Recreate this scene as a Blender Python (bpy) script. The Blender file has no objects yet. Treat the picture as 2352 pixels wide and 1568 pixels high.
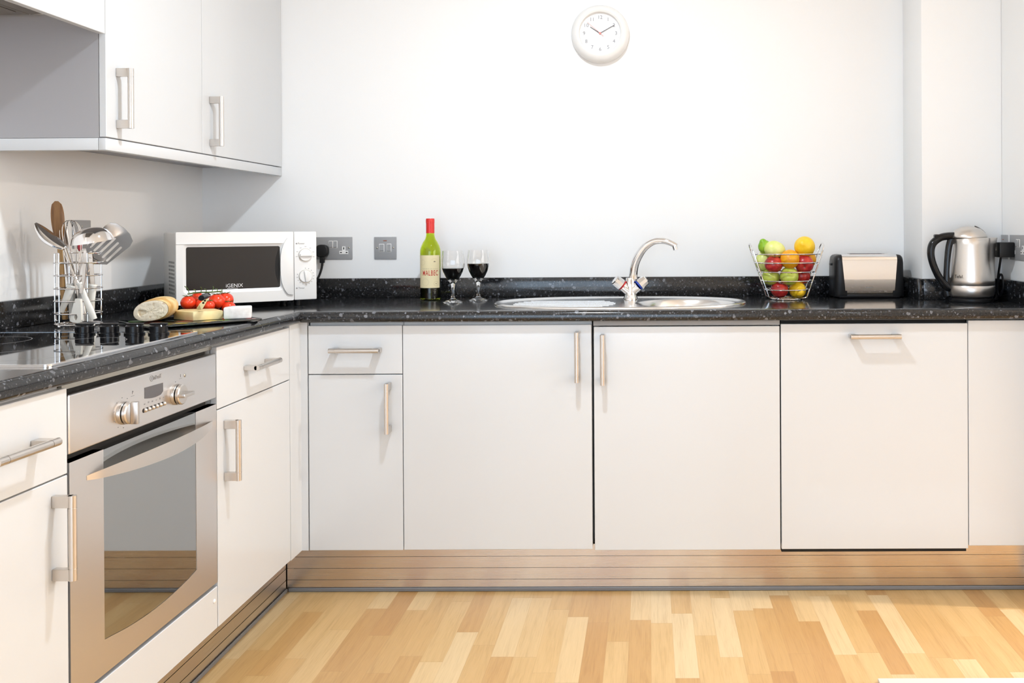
import bpy, bmesh, math, random
from mathutils import Matrix, Vector
random.seed(7)
PI = math.pi
S = bpy.context.scene
COL = S.collection

# ------------------------------------------------------------------ materials
def mat(name, color=(.8,.8,.8), rough=.5, metal=0., coat=0., spec=.5, trans=0., ior=1.5, emis=None, estr=0., sss=0.):
    m = bpy.data.materials.new(name); m.use_nodes = True
    b = m.node_tree.nodes['Principled BSDF']
    b.inputs['Base Color'].default_value = (*color, 1)
    b.inputs['Roughness'].default_value = rough
    b.inputs['Metallic'].default_value = metal
    b.inputs['Coat Weight'].default_value = coat
    b.inputs['Coat Roughness'].default_value = .04
    b.inputs['Specular IOR Level'].default_value = spec
    b.inputs['Transmission Weight'].default_value = trans
    b.inputs['IOR'].default_value = ior
    if sss:
        b.inputs['Subsurface Weight'].default_value = sss
        b.inputs['Subsurface Radius'].default_value = (.01,.006,.004)
    if emis:
        b.inputs['Emission Color'].default_value = (*emis, 1)
        b.inputs['Emission Strength'].default_value = estr
    return m

class NT:
    """small node-tree writer"""
    def __init__(s, m): s.t = m.node_tree; s.b = s.t.nodes['Principled BSDF']
    def n(s, typ, **kw):
        nd = s.t.nodes.new(typ)
        for k, v in kw.items(): setattr(nd, k, v)
        return nd
    def l(s, a, b): s.t.links.new(a, b)
    def put(s, sock, v):
        if hasattr(v, 'is_output'): s.l(v, sock)
        else: sock.default_value = v
    def m(s, op, a, b=0., c=None):
        nd = s.n('ShaderNodeMath', operation=op)
        s.put(nd.inputs[0], a); s.put(nd.inputs[1], b)
        if c is not None: s.put(nd.inputs[2], c)
        return nd.outputs[0]
    def obj(s): return s.n('ShaderNodeTexCoord').outputs['Object']
    def scaled(s, v, sc):
        nd = s.n('ShaderNodeMapping'); s.l(v, nd.inputs[0]); nd.inputs['Scale'].default_value = sc
        return nd.outputs[0]
    def noise(s, v, scale, detail=3, rough=.5, dist=0.):
        nd = s.n('ShaderNodeTexNoise'); s.l(v, nd.inputs['Vector'])
        nd.inputs['Scale'].default_value = scale; nd.inputs['Detail'].default_value = detail
        nd.inputs['Roughness'].default_value = rough; nd.inputs['Distortion'].default_value = dist
        return nd
    def ramp(s, fac, stops):
        nd = s.n('ShaderNodeValToRGB'); s.l(fac, nd.inputs[0])
        cr = nd.color_ramp
        while len(cr.elements) < len(stops): cr.elements.new(.5)
        for e, (p, c) in zip(cr.elements, stops): e.position = p; e.color = (*c, 1) if len(c) == 3 else c
        return nd.outputs[0]
    def mix(s, fac, a, b, typ='MIX'):
        nd = s.n('ShaderNodeMix', data_type='RGBA', blend_type=typ)
        s.put(nd.inputs[0], fac)
        for i, v in ((6, a), (7, b)):
            if hasattr(v, 'is_output'): s.l(v, nd.inputs[i])
            else: nd.inputs[i].default_value = (*v, 1)
        return nd.outputs[2]
    def bump(s, h, strength=.3, dist=.01):
        nd = s.n('ShaderNodeBump'); s.l(h, nd.inputs['Height'])
        nd.inputs['Strength'].default_value = strength; nd.inputs['Distance'].default_value = dist
        s.l(nd.outputs[0], s.b.inputs['Normal'])
    def color(s, c): s.l(c, s.b.inputs['Base Color'])
    def rough(s, c): s.l(c, s.b.inputs['Roughness'])

M = {}
def wallmat(name, c):
    m = mat(name, c, .55, spec=.3); t = NT(m)
    t.bump(t.noise(t.obj(), 180, 4).outputs[0], .06, .002)
    return m
M['wall'] = wallmat('white_wall_paint', (.89,.885,.875))
M['ceil'] = wallmat('ceiling_paint', (.88,.88,.87))
M['white'] = mat('white_gloss_laminate', (.66,.675,.69), .14, spec=.5)
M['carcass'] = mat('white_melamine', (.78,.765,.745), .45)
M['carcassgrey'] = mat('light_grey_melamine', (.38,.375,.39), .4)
M['void'] = mat('dark_void', (.012,.011,.010), .8)
M['steel'] = mat('brushed_nickel', (.66,.62,.58), .28, 1.)
M['chrome'] = mat('chrome', (.82,.82,.83), .06, 1.)
M['sink'] = mat('sink_steel', (.78,.78,.78), .2, 1.)
M['black'] = mat('black_plastic', (.008,.008,.009), .16, spec=.3)
M['blackmatt'] = mat('matt_black_plastic', (.010,.010,.011), .33, spec=.28)
M['hobglass'] = mat('black_ceramic_glass', (.006,.006,.007), .03, spec=.8)
M['ovenglass'] = mat('oven_mirror_glass', (.42,.435,.44), .03, 1.)
M['plastic'] = mat('white_plastic', (.85,.84,.82), .28)
M['plasticmw'] = mat('microwave_white', (.84,.83,.81), .3)
M['plasticgrey'] = mat('microwave_side_enamel', (.74,.72,.69), .35)
M['mwglass'] = mat('microwave_window', (.030,.027,.025), .16, spec=.3)
M['grey'] = mat('grey_print', (.28,.27,.27), .6)
M['greypale'] = mat('pale_grey_print', (.27,.27,.29), .6)
M['dark'] = mat('dark_print', (.05,.05,.05), .6)
M['silver'] = mat('silver_print', (.75,.75,.75), .4)
M['plate'] = mat('satin_steel_plate', (.33,.33,.335), .45)
M['screw'] = mat('screw_metal', (.45,.42,.36), .3, 1.)
M['seal'] = mat('grey_rubber_seal', (.17,.17,.175), .5)
M['hood'] = mat('hood_grey_metal', (.2,.185,.17), .45, .3)
M['red'] = mat('red_foil', (.72,.025,.02), .3)
M['label'] = mat('cream_paper', (.86,.74,.45), .6)
M['labelred'] = mat('label_red_ink', (.55,.05,.03), .6)
M['labelgrey'] = mat('label_pale_ink', (.55,.46,.27), .6)
M['labeldark'] = mat('label_dark_ink', (.2,.15,.09), .6)
M['wine'] = mat('red_wine', (.016,.0006,.0025), .05, spec=.12)
M['glass'] = mat('clear_glass', (1,1,1), 0., trans=1., ior=1.45)
M['bottle'] = mat('green_bottle_glass', (.70,.80,.06), .02, trans=1., ior=1.45)
M['redring'] = mat('red_marker', (.7,.02,.02), .3)
M['bluering'] = mat('blue_marker', (.03,.08,.6), .3)
M['neon'] = mat('amber_neon', (.35,.1,.04), .4)
M['darklcd'] = mat('oven_display', (.09,.085,.09), .15)
M['clockface'] = mat('clock_face', (.86,.86,.86), .5)
M['mat'] = mat('cream_mat', (.74,.66,.6), .8)
M['redhandle'] = mat('red_handle', (.5,.03,.05), .35)
M['bone'] = mat('cream_plastic_handle', (.85,.82,.75), .3)
M['windowlight'] = mat('daylight_window', (.8,.85,.9), .3, emis=(.56,.76,1.), estr=5.0)
M['fillpane'] = mat('added_side_fill_glow', (.8,.85,.9), .3, emis=(1,.96,.93), estr=4.4)  # glow of the added side window, a soft fill from the right
M['lamp'] = mat('lamp_face', (1,1,1), .4, emis=(1,.93,.84), estr=8.)

# worktop: black granite-look laminate
m = M['granite'] = mat('black_granite_laminate', (.012,.012,.013), .13, spec=.55); t = NT(m)
o = t.obj()
nz = t.noise(o, 60, 4, .6)
nv = t.n('ShaderNodeMixRGB'); nv.inputs[0].default_value = .010
t.l(o, nv.inputs[1]); t.l(nz.outputs[1], nv.inputs[2])
def flakes(sc, rot, keep, rmax, amp):
    mp = t.n('ShaderNodeMapping'); t.l(nv.outputs[0], mp.inputs[0]); mp.inputs['Rotation'].default_value = rot
    vor = t.n('ShaderNodeTexVoronoi', feature='F1'); t.l(mp.outputs[0], vor.inputs['Vector']); vor.inputs['Scale'].default_value = sc
    sep = t.n('ShaderNodeSeparateColor'); t.l(vor.outputs['Color'], sep.inputs[0])
    inf = t.m('LESS_THAN', vor.outputs['Distance'], t.m('MULTIPLY', t.m('MULTIPLY_ADD', sep.outputs[1], .7, .3), rmax))
    return t.m('MULTIPLY', t.m('MULTIPLY', t.m('GREATER_THAN', sep.outputs[0], keep), inf), t.m('MULTIPLY_ADD', sep.outputs[2], amp, amp*.35))
f1 = flakes(70, (.5,.7,.2), .72, .46, .55); f2 = flakes(140, (.2,.4,1.), .62, .45, .32)
fine = t.noise(o, 230, 5, .8).outputs[0]
base = t.ramp(fine, [(.36,(.005,.005,.0055)),(.55,(.016,.016,.017)),(.70,(.07,.07,.073))])
t.color(t.mix(t.m('MULTIPLY', t.m('MAXIMUM', f1, f2), t.m('MULTIPLY_ADD', fine, 1.6, .1)), base, (.27,.28,.31)))
# floor: beech strip laminate running away from the sink run
m = M['floor'] = mat('beech_laminate', (.7,.45,.2), .3, spec=.5); t = NT(m)
geo = t.n('ShaderNodeSeparateXYZ'); t.l(t.obj(), geo.inputs[0])
gx, gy = geo.outputs[0], geo.outputs[1]
W = .0625
sx = t.m('DIVIDE', gx, W); strip = t.m('FLOOR', sx)
wn = t.n('ShaderNodeTexWhiteNoise', noise_dimensions='1D'); t.l(strip, wn.inputs['W'])
yl = t.m('ADD', t.m('DIVIDE', gy, .40), t.m('MULTIPLY', wn.outputs[0], 7.3))
blk = t.m('FLOOR', yl)
cv = t.n('ShaderNodeCombineXYZ'); t.l(strip, cv.inputs[0]); t.l(blk, cv.inputs[1])
wn2 = t.n('ShaderNodeTexWhiteNoise', noise_dimensions='3D'); t.l(cv.outputs[0], wn2.inputs['Vector'])
val = wn2.outputs[0]
tone = t.ramp(val, [(0,(.49,.265,.095)),(.25,(.55,.325,.125)),(.55,(.60,.38,.16)),(.8,(.64,.425,.195)),(1,(.70,.52,.295))])
gv = t.n('ShaderNodeCombineXYZ')
t.l(t.m('MULTIPLY', gx, 26.), gv.inputs[0]); t.l(t.m('MULTIPLY', gy, 1.6), gv.inputs[1]); t.l(t.m('MULTIPLY', val, 30.), gv.inputs[2])
g1 = t.noise(gv.outputs[0], 1.6, 4, .6, .9).outputs[0]
gv2 = t.n('ShaderNodeCombineXYZ')
t.l(t.m('MULTIPLY', gx, 260.), gv2.inputs[0]); t.l(t.m('MULTIPLY', gy, 9.), gv2.inputs[1]); t.l(t.m('MULTIPLY', val, 30.), gv2.inputs[2])
g2 = t.noise(gv2.outputs[0], 1.5, 2, .5).outputs[0]
grain = t.ramp(t.m('ADD', t.m('MULTIPLY', g1, .6), t.m('MULTIPLY', g2, .4)), [(.3,(.80,.76,.70)),(.5,(.97,.97,.96)),(.7,(1.05,1.06,1.08))])
c = t.mix(1., tone, grain, 'MULTIPLY')
fx = t.m('FRACT', sx); fy = t.m('FRACT', yl)
ex = t.m('MAXIMUM', t.m('LESS_THAN', fx, .012), t.m('LESS_THAN', fy, .004))
t.color(t.mix(t.m('MULTIPLY', ex, .4), c, (.35,.2,.08)))
# plinth: horizontally brushed steel
def brushed(name, col, rough, tang, aniso):
    m = mat(name, col, rough, 1.); t = NT(m)
    t.b.inputs['Anisotropic'].default_value = aniso
    cx = t.n('ShaderNodeCombineXYZ')
    for i in range(3): cx.inputs[i].default_value = tang[i]
    t.l(cx.outputs[0], t.b.inputs['Tangent'])
    sc = (3, 3, 900)
    t.rough(t.m('MULTIPLY_ADD', t.noise(t.scaled(t.obj(), sc), 1, 2).outputs[0], .12, rough-.06))
    return m
M['plinthB'] = brushed('brushed_plinth_steel', (.60,.52,.45), .26, (0,0,1), .5)
M['plinthL'] = brushed('brushed_plinth_steel_side', (.64,.60,.57), .30, (0,0,1), .65)
M['ovensteel'] = brushed('oven_brushed_steel', (.78,.75,.73), .34, (0,0,1), .4)
m = M['kettle'] = brushed('kettle_brushed_steel', (.66,.63,.60), .30, (1,0,0), 0.); 
# produce & food
def mottled(name, a, b, scale, rough=.35, lo=.4, hi=.65, bumpy=0., spec=.5):
    m = mat(name, a, rough, spec=spec); t = NT(m); o = t.obj()
    n = t.noise(o, scale, 4, .6).outputs[0]
    t.color(t.ramp(n, [(lo, a), (hi, b)]))
    if bumpy: t.bump(t.noise(o, 420, 2).outputs[0], bumpy, .0015)
    return m
M['redapple'] = mottled('red_apple_skin', (.33,.008,.016), (.62,.05,.03), 26, .3)
M['greenapple'] = mottled('green_apple_skin', (.42,.50,.05), (.58,.62,.11), 22, .3)
M['paleapple'] = mottled('pale_green_pear_skin', (.64,.70,.16), (.78,.80,.30), 20, .35)
M['lime'] = mottled('lime_skin', (.20,.42,.01), (.36,.55,.03), 30, .35, bumpy=.15)
M['orange'] = mottled('orange_skin', (.86,.33,.005), (.92,.46,.01), 30, .4, bumpy=.2)
M['lemon'] = mottled('lemon_skin', (.88,.53,.01), (.93,.62,.03), 30, .4, bumpy=.2)
M['tomato'] = mottled('tomato_skin', (.72,.03,.008), (.80,.06,.015), 20, .16)
M['stem'] = mat('dry_stem', (.12,.09,.03), .7)
M['vine'] = mottled('green_vine', (.05,.09,.015), (.14,.20,.05), 60, .6)
M['crust'] = mottled('bread_crust', (.66,.36,.09), (.86,.66,.34), 22, .6, .38, .60, .0)
M['crumb'] = mottled('bread_crumb', (.66,.50,.31), (.90,.80,.62), 85, .9, .30, .45, .0); NT(M['crumb']).bump(NT(M['crumb']).noise(NT(M['crumb']).obj(), 90, 5).outputs[0], .6, .004)
M['cheese'] = mottled('yellow_cheese', (.80,.63,.29), (.86,.73,.41), 14, .4)
M['brie'] = mottled('white_cheese_rind', (.66,.655,.65), (.78,.78,.775), 60, .7)
M['board'] = mottled('patterned_glass_board', (.006,.008,.008), (.02,.045,.025), 16, .06, .5, .75)
m = M['wood'] = mat('wooden_spoon', (.42,.22,.08), .5); t = NT(m)
t.color(t.ramp(t.noise(t.scaled(t.obj(), (90,90,6)), 1.5, 4, .6).outputs[0], [(.3,(.34,.16,.05)),(.6,(.55,.33,.13)),(.8,(.66,.43,.20))]))

m = M['wooddark'] = mat('dark_wooden_spoon', (.25,.11,.03), .45); t = NT(m)
t.color(t.ramp(t.noise(t.scaled(t.obj(), (90,90,6)), 1.5, 4, .6).outputs[0], [(.3,(.17,.07,.02)),(.6,(.27,.13,.042)),(.8,(.36,.19,.07))]))

# ------------------------------------------------------------------ mesh builder
class MB:
    def __init__(s): s.v = []; s.f = []; s.mi = []; s.cur = 0
    def add(s, vs, fs, mx=None):
        o = len(s.v)
        s.v += [tuple(mx @ Vector(p)) if mx else tuple(p) for p in vs]
        s.f += [tuple(i+o for i in f) for f in fs]; s.mi += [s.cur]*len(fs); return s
    def bm(s, b, mx=None):
        b.verts.index_update()
        s.add([v.co[:] for v in b.verts], [[v.index for v in f.verts] for f in b.faces], mx); b.free(); return s
    def box(s, x0, x1, y0, y1, z0, z1, bev=0., seg=2, mx=None):
        b = bmesh.new(); bmesh.ops.create_cube(b, size=1)
        for v in b.verts: v.co = Vector(((x0+x1)/2+v.co.x*(x1-x0), (y0+y1)/2+v.co.y*(y1-y0), (z0+z1)/2+v.co.z*(z1-z0)))
        if bev: bmesh.ops.bevel(b, geom=b.edges[:], offset=bev, segments=seg, affect='EDGES', profile=.5)
        return s.bm(b, mx)
    def tube(s, pts, r, n=12, cap=True, closed=False, mx=None, flat=None):
        P = [Vector(p) for p in pts]; k = len(P)
        R = r if isinstance(r, (list, tuple)) else [r]*k
        vs = []; up = None
        for i in range(k):
            a = P[(i-1) % k] if (closed or i > 0) else P[i]
            b = P[(i+1) % k] if (closed or i < k-1) else P[i]
            d = (b-a).normalized()
            if up is None:
                up = Vector((0,0,1)) if abs(d.z) < .9 else Vector((0,1,0))
            u = (up - d*up.dot(d))
            u = u.normalized() if u.length > 1e-6 else d.orthogonal().normalized()
            up = u; w = d.cross(u)
            fl = flat or (1., 1.)
            for j in range(n):
                t = 2*PI*j/n
                vs.append(P[i] + u*(math.cos(t)*R[i]*fl[0]) + w*(math.sin(t)*R[i]*fl[1]))
        fs = []
        for i in range(k if closed else k-1):
            for j in range(n):
                a = i*n+j; b = i*n+(j+1) % n; c = ((i+1) % k)*n+(j+1) % n; d = ((i+1) % k)*n+j
                fs.append((a, d, c, b))
        if cap and not closed:
            fs.append(tuple(range(n))); fs.append(tuple(reversed(range((k-1)*n, k*n))))
        return s.add(vs, fs, mx)
    def cyl(s, p0, p1, r0, r1=None, n=24, mx=None): return s.tube([p0, p1], [r0, r1 if r1 is not None else r0], n, mx=mx)
    def lathe(s, prof, c=(0,0,0), n=48, mx=None, warp=None):
        """prof: list of (r, z); r==0 closes"""
        vs = []; rows = []
        for r, z in prof:
            if r < 1e-6: rows.append([len(vs)]); vs.append((c[0], c[1], c[2]+z))
            else:
                row = []
                for j in range(n):
                    t = 2*PI*j/n; row.append(len(vs)); p = (c[0]+r*math.cos(t), c[1]+r*math.sin(t), c[2]+z)
                    vs.append(warp(p, t, r, z) if warp else p)
                rows.append(row)
        fs = []
        for a, b in zip(rows, rows[1:]):
            for j in range(n):
                k = (j+1) % n
                if len(a) == 1 and len(b) == 1: continue
                if len(a) == 1: fs.append((a[0], b[k], b[j]))
                elif len(b) == 1: fs.append((a[j], a[k], b[0]))
                else: fs.append((a[j], a[k], b[k], b[j]))
        return s.add(vs, fs, mx)
    def prism(s, poly, h0, h1, axis='z', bev=0., mx=None, seg=2):
        """poly 2D; axis z: (x,y)->z, axis y: (x,z)->y, axis x: (y,z)->x"""
        def P(p, h): return {'z': (p[0], p[1], h), 'y': (p[0], h, p[1]), 'x': (h, p[0], p[1])}[axis]
        b = bmesh.new()
        lo = [b.verts.new(P(p, h0)) for p in poly]; hi = [b.verts.new(P(p, h1)) for p in poly]
        n = len(poly)
        b.faces.new(lo); b.faces.new(hi)
        for i in range(n): b.faces.new((lo[i], lo[(i+1) % n], hi[(i+1) % n], hi[i]))
        bmesh.ops.recalc_face_normals(b, faces=b.faces[:])
        if bev: bmesh.ops.bevel(b, geom=[e for e in b.edges], offset=bev, segments=seg, affect='EDGES', profile=.5)
        bmesh.ops.triangulate(b, faces=[f for f in b.faces if len(f.verts) > 4])
        return s.bm(b, mx)
    def ball(s, c, r, n=24, m_=14, sc=(1,1,1), mx=None, fn=None):
        T = Matrix.Translation(c) if mx is None else mx
        prof = [(math.sin(PI*i/m_), -math.cos(PI*i/m_)) for i in range(m_+1)]
        prof[0] = (0,-1); prof[-1] = (0,1)
        def wp(p, t, rr, z): return p
        tmp = MB(); tmp.lathe(prof, n=n)
        vs = []
        for v in tmp.v:
            d = Vector(v); k = fn(d) if fn else 1.
            vs.append((v[0]*r*sc[0]*k, v[1]*r*sc[1]*k, v[2]*r*sc[2]*k))
        return s.add(vs, tmp.f, T)

RT = {}
def link_mesh(name, mb, mats, parent=None, angle=.6, smooth=True, frame=None):
    me = bpy.data.meshes.new(name)
    vs = mb.v
    if frame is not None:
        iv = frame.inverted(); vs = [tuple(iv @ Vector(p)) for p in vs]
    me.from_pydata(vs, [], mb.f)
    for m in (mats if isinstance(mats, (list, tuple)) else [mats]): me.materials.append(m)
    for p, i in zip(me.polygons, mb.mi): p.material_index = i; p.use_smooth = smooth
    b = bmesh.new(); b.from_mesh(me); bmesh.ops.recalc_face_normals(b, faces=b.faces[:]); b.to_mesh(me); b.free()
    if smooth: me.set_sharp_from_angle(angle=angle)
    o = bpy.data.objects.new(name, me); COL.objects.link(o)
    if parent: o.parent = parent
    return o
def tag(o, label, cat, group=None, kind=None):
    o['label'] = label; o['category'] = cat
    if group: o['group'] = group
    if kind: o['kind'] = kind
    return o
def thing(name, label, cat, loc=(0,0,0), rz=0., group=None):
    o = bpy.data.objects.new(name, None); COL.objects.link(o)
    o.location = loc; o.rotation_euler = (0,0,rz); o.empty_display_size = .05
    RT[o.name] = Matrix.Translation(loc) @ Matrix.Rotation(rz, 4, 'Z')
    return tag(o, label, cat, group)
def root_of(o):
    while o.parent: o = o.parent
    return o
def part(name, mb, mats, parent, world=False, label=None, **kw):
    """world=True: the mesh was written in room coordinates"""
    fr = RT.get(root_of(parent).name) if world else None
    o = link_mesh(name, mb, mats, parent, frame=fr, **kw)
    if label: o['label'] = label
    return o
def solo(name, mb, mats, label, cat, loc=None, group=None, **kw):
    """a thing that is one mesh, written in room coordinates, origin moved to loc"""
    fr = Matrix.Translation(loc) if loc else None
    o = link_mesh(name, mb, mats, frame=fr, **kw)
    if loc: o.location = loc
    RT[o.name] = Matrix.Translation(loc) if loc else Matrix.Identity(4)
    return tag(o, label, cat, group)
def struct(name, mb, m, parent=None):
    o = link_mesh(name, mb, m, parent)
    if not parent: o['kind'] = 'structure'
    return o
def text_mb(s, size, mx, depth=.0006, align='CENTER', spacing=1., xs=1., bold=0.):
    cu = bpy.data.curves.new('lettering', 'FONT'); cu.body = s; cu.size = size; cu.align_x = align; cu.align_y = 'CENTER'
    cu.extrude = depth/2; cu.space_character = spacing; cu.resolution_u = 3; cu.offset = bold
    ob = bpy.data.objects.new('lettering', cu); COL.objects.link(ob)
    dg = bpy.context.evaluated_depsgraph_get(); me = bpy.data.meshes.new_from_object(ob.evaluated_get(dg))
    mb = MB(); mb.add([(v.co.x*xs, v.co.y, v.co.z) for v in me.vertices], [tuple(p.vertices) for p in me.polygons], mx)
    bpy.data.objects.remove(ob); bpy.data.curves.remove(cu); bpy.data.meshes.remove(me)
    return mb
def merge(*mbs):
    r = MB()
    for b in mbs:
        o = len(r.v); r.v += b.v; r.f += [tuple(i+o for i in f) for f in b.f]; r.mi += b.mi
    return r
Tm = Matrix.Translation
FRONT = Matrix.Rotation(PI/2, 4, 'X')                      # text facing -Y
LEFTF = Matrix.Rotation(PI/2, 4, 'Z') @ FRONT              # text facing +X
RIGHTF = Matrix.Rotation(-PI/2, 4, 'Z') @ FRONT            # text facing -X
def rrect(x0, x1, y0, y1, r, n=6):
    P = []
    for cx, cy, a in ((x1-r, y1-r, 0), (x0+r, y1-r, PI/2), (x0+r, y0+r, PI), (x1-r, y0+r, 1.5*PI)):
        for i in range(n+1):
            t = a + PI/2*i/n; P.append((cx+r*math.cos(t), cy+r*math.sin(t)))
    return P
def smoothpts(P, sub=6):
    P = [Vector(p) for p in P]; out = []
    for i in range(len(P)-1):
        p0 = P[max(i-1,0)]; p1 = P[i]; p2 = P[i+1]; p3 = P[min(i+2,len(P)-1)]
        for k in range(sub):
            t = k/sub
            out.append(.5*((2*p1)+(p2-p0)*t+(2*p0-5*p1+4*p2-p3)*t*t+(3*p1-p0-3*p2+p3)*t**3))
    out.append(P[-1]); return out
def lerp(a, b, t): return a+(b-a)*t
def interp(R, n):
    k = len(R)-1; out = []
    for i in range(n):
        f = i/(n-1)*k; j = min(int(f), k-1); out.append(lerp(R[j], R[j+1], f-j))
    return out

# ------------------------------------------------------------------ the room
XW, YW, XR = -1.7049, 3.4865, 1.253
XLd, YD = -1.1119, 2.9082
ZW, ZB = .9093, .8737
CEIL, YB, XE = 2.5, -2.2, 3.2
struct('floor', MB().box(XW-.1, XE+.1, YB-.1, YW+.1, -.05, 0), M['floor'])
struct('ceiling', MB().box(XW-.1, XE+.1, YB-.1, YW+.1, CEIL, CEIL+.05), M['ceil'])
struct('wall_left', MB().box(XW-.1, XW, YB-.1, YW+.1, 0, CEIL), M['wall'])
struct('wall_back', MB().box(XW, XE+.1, YW, YW+.1, 0, CEIL), M['wall'])
struct('wall_right', MB().box(XR, XR+.1, 2.78, YW, 0, CEIL), M['wall'])
struct('wall_boxing', MB().box(.969, XR, 3.25, YW, ZW+.0005, CEIL, .003), M['wall'])
vy0, vy1, vz0, vz1 = -.6, 2.0, .85, 2.15  # opening for the added fill window
mb = MB()
mb.box(XE, XE+.1, YB, vy0, 0, CEIL); mb.box(XE, XE+.1, vy1, YW, 0, CEIL)
mb.box(XE, XE+.1, vy0, vy1, vz1, CEIL); mb.box(XE, XE+.1, vy0, vy1, 0, vz0)
struct('wall_side', mb, M['wall'])
wf = MB()
for y in (vy0, (vy0+vy1)/2-.025, vy1-.05): wf.box(XE+.02, XE+.07, y, y+.05, vz0, vz1)
for z in (vz0, vz1-.05): wf.box(XE+.021, XE+.069, vy0, vy1, z, z+.05)
wnd = struct('added_fill_window', wf, M['plastic'])  # unseen window, added only to bring soft light from the right
struct('window_pane', MB().box(XE+.055, XE+.06, vy0+.02, vy1-.02, vz0+.02, vz1-.02), M['fillpane'], wnd)  # glowing pane added to brighten the left wall and its cabinets
mb = MB()
wx0, wx1, wz0, wz1 = -1.65, .65, .1, 2.1
mb.box(XW, wx0, YB-.1, YB, 0, CEIL); mb.box(wx1, XE, YB-.1, YB, 0, CEIL)
mb.box(wx0, wx1, YB-.1, YB, wz1, CEIL); mb.box(wx0, wx1, YB-.1, YB, 0, wz0)
struct('wall_front', mb, M['wall'])
wf = MB()
for x in (wx0, (wx0+wx1)/2-.025, wx1-.05): wf.box(x, x+.05, YB-.07, YB-.02, wz0, wz1)
for z in (wz0, wz1-.05): wf.box(wx0, wx1, YB-.069, YB-.021, z, z+.05)
wnd = struct('window_1', wf, M['plastic'])
struct('window_pane', MB().box(wx0+.02, wx1-.02, YB-.06, YB-.055, wz0+.02, wz1-.02), M['windowlight'], wnd)

# ------------------------------------------------------------------ cabinets
def handle_mb(L=.158, r=.0076, off=.036):
    """bar handle along +Z, fixed to a face that looks to -Y"""
    b = MB(); e = .022
    for s in (-1, 1):
        z0, z1 = sorted((s*(L/2), s*(L/2-e)))
        b.box(-.0062, .0062, -off, 0, z0, z1, .0008, 1)
        b.tube([(0,-off,z0), (0,-off,z1)], r, 20)
        b.tube([(0,-off,s*(L/2-e)-s*.0012), (0,-off,s*(L/2-e))], r*.88, 20)
    b.tube([(0,-off,-(L/2-e-.0012)), (0,-off,L/2-e-.0012)], r, 20)
    return b
def put_handle(parent, c, side, orient, L=.158):
    """side 'B' faces the camera, 'L' faces into the room from the left wall run"""
    mx = Tm(c)
    if side == 'L': mx = mx @ Matrix.Rotation(PI/2, 4, 'Z')
    if orient == 'h': mx = mx @ Matrix.Rotation(PI/2, 4, 'Y')
    h = handle_mb(L); b = MB(); b.add(h.v, h.f, mx)
    return part('handle', b, M['steel'], parent, world=True, label='brushed metal bar handle')
DT = .018
def back_unit(name, label, cat, x0, x1, door=None, drawer=None, body=True, dz0=.147, dz1=.862):
    g = .0012
    t = thing(name, label, cat, ((x0+x1)/2, YD+.28, .15), 0)
    if body == 'open':
        c = MB(); a0, a1, b0, b1, c0, c1 = x0+.001, x1-.001, YD+DT+.0015, 3.46, .152, ZB-.019
        c.box(a0, a0+.018, b0, b1, c0, c1); c.box(a1-.018, a1, b0, b1, c0, c1); c.box(a0+.018, a1-.018, b0, b1, c0, c0+.018); c.box(a0+.018, a1-.018, b1-.006, b1, c0+.018, c1)
        part('carcass', c, M['carcass'], t, world=True)
    elif body: part('carcass', MB().box(x0+.001, x1-.001, YD+DT+.0015, 3.46, .152, ZB-.001), M['carcass'], t, world=True)
    zs = dz1
    if drawer:
        d = part('drawer', MB().box(x0+g, x1-g, YD, YD+DT, drawer, dz1, .0012, 1), M['white'], t, world=True)
        put_handle(d, ((x0+x1)/2+.0065, YD, .786), 'B', 'h'); zs = drawer-.003
    if door:
        d = part('door', MB().box(x0+g, x1-g, YD, YD+DT, dz0, zs, .0012, 1), M['white'], t, world=True)
        hx, hz, o = door; put_handle(d, (hx, YD, hz), 'B', o)
    return t
back_unit('drawer_cabinet', 'narrow white base cabinet with drawer and door in the corner below the microwave', 'cabinet', -1.0885, -.787, (-.829, .603, 'v'), .708, dz0=.1455)
back_unit('base_cabinet', 'white base cabinet left of the black gap, plain door handled at top right', 'cabinet', -.787, -.1835, (-.2295, .762, 'v'), dz0=.1462, dz1=.8615)
back_unit('base_cabinet', 'white base cabinet under the sink bowl, plain door handled at top left', 'cabinet', -.1785, .4145, (-.1485, .753, 'v'), body='open', dz0=.143, dz1=.8545)
# integrated dishwasher behind a cabinet door, dark gaps above and below
dw = thing('integrated_dishwasher', 'white fronted appliance below the fruit basket with one horizontal handle and dark gaps', 'dishwasher', (.7145, YD+.28, .05))
part('tub', MB().box(.4195, 1.0095, YD+DT+.0015, 3.45, .1295, ZB-.001), M['void'], dw, world=True)
d = part('door', MB().box(.4175, 1.0098, YD, YD+DT, .1445, .8605, .0012, 1), M['white'], dw, world=True)
put_handle(d, (.711, YD, .8225), 'B', 'h')
solo('filler_panel', MB().box(1.0122, XR, YD, YD+DT, .1535, .8695, .0012, 1), M['white'], 'plain white end panel without a handle between dishwasher front and right wall', 'panel', (1.13, YD+.01, .1535))
solo('worktop_rail', MB().box(-.1785, .4145, YD+.004, YD+.0195, .8575, ZB-.0004), M['plate'], 'thin pale metal rail under the worktop over the sink bowl door', 'rail', (.118, YD+.01, .8575))
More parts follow.
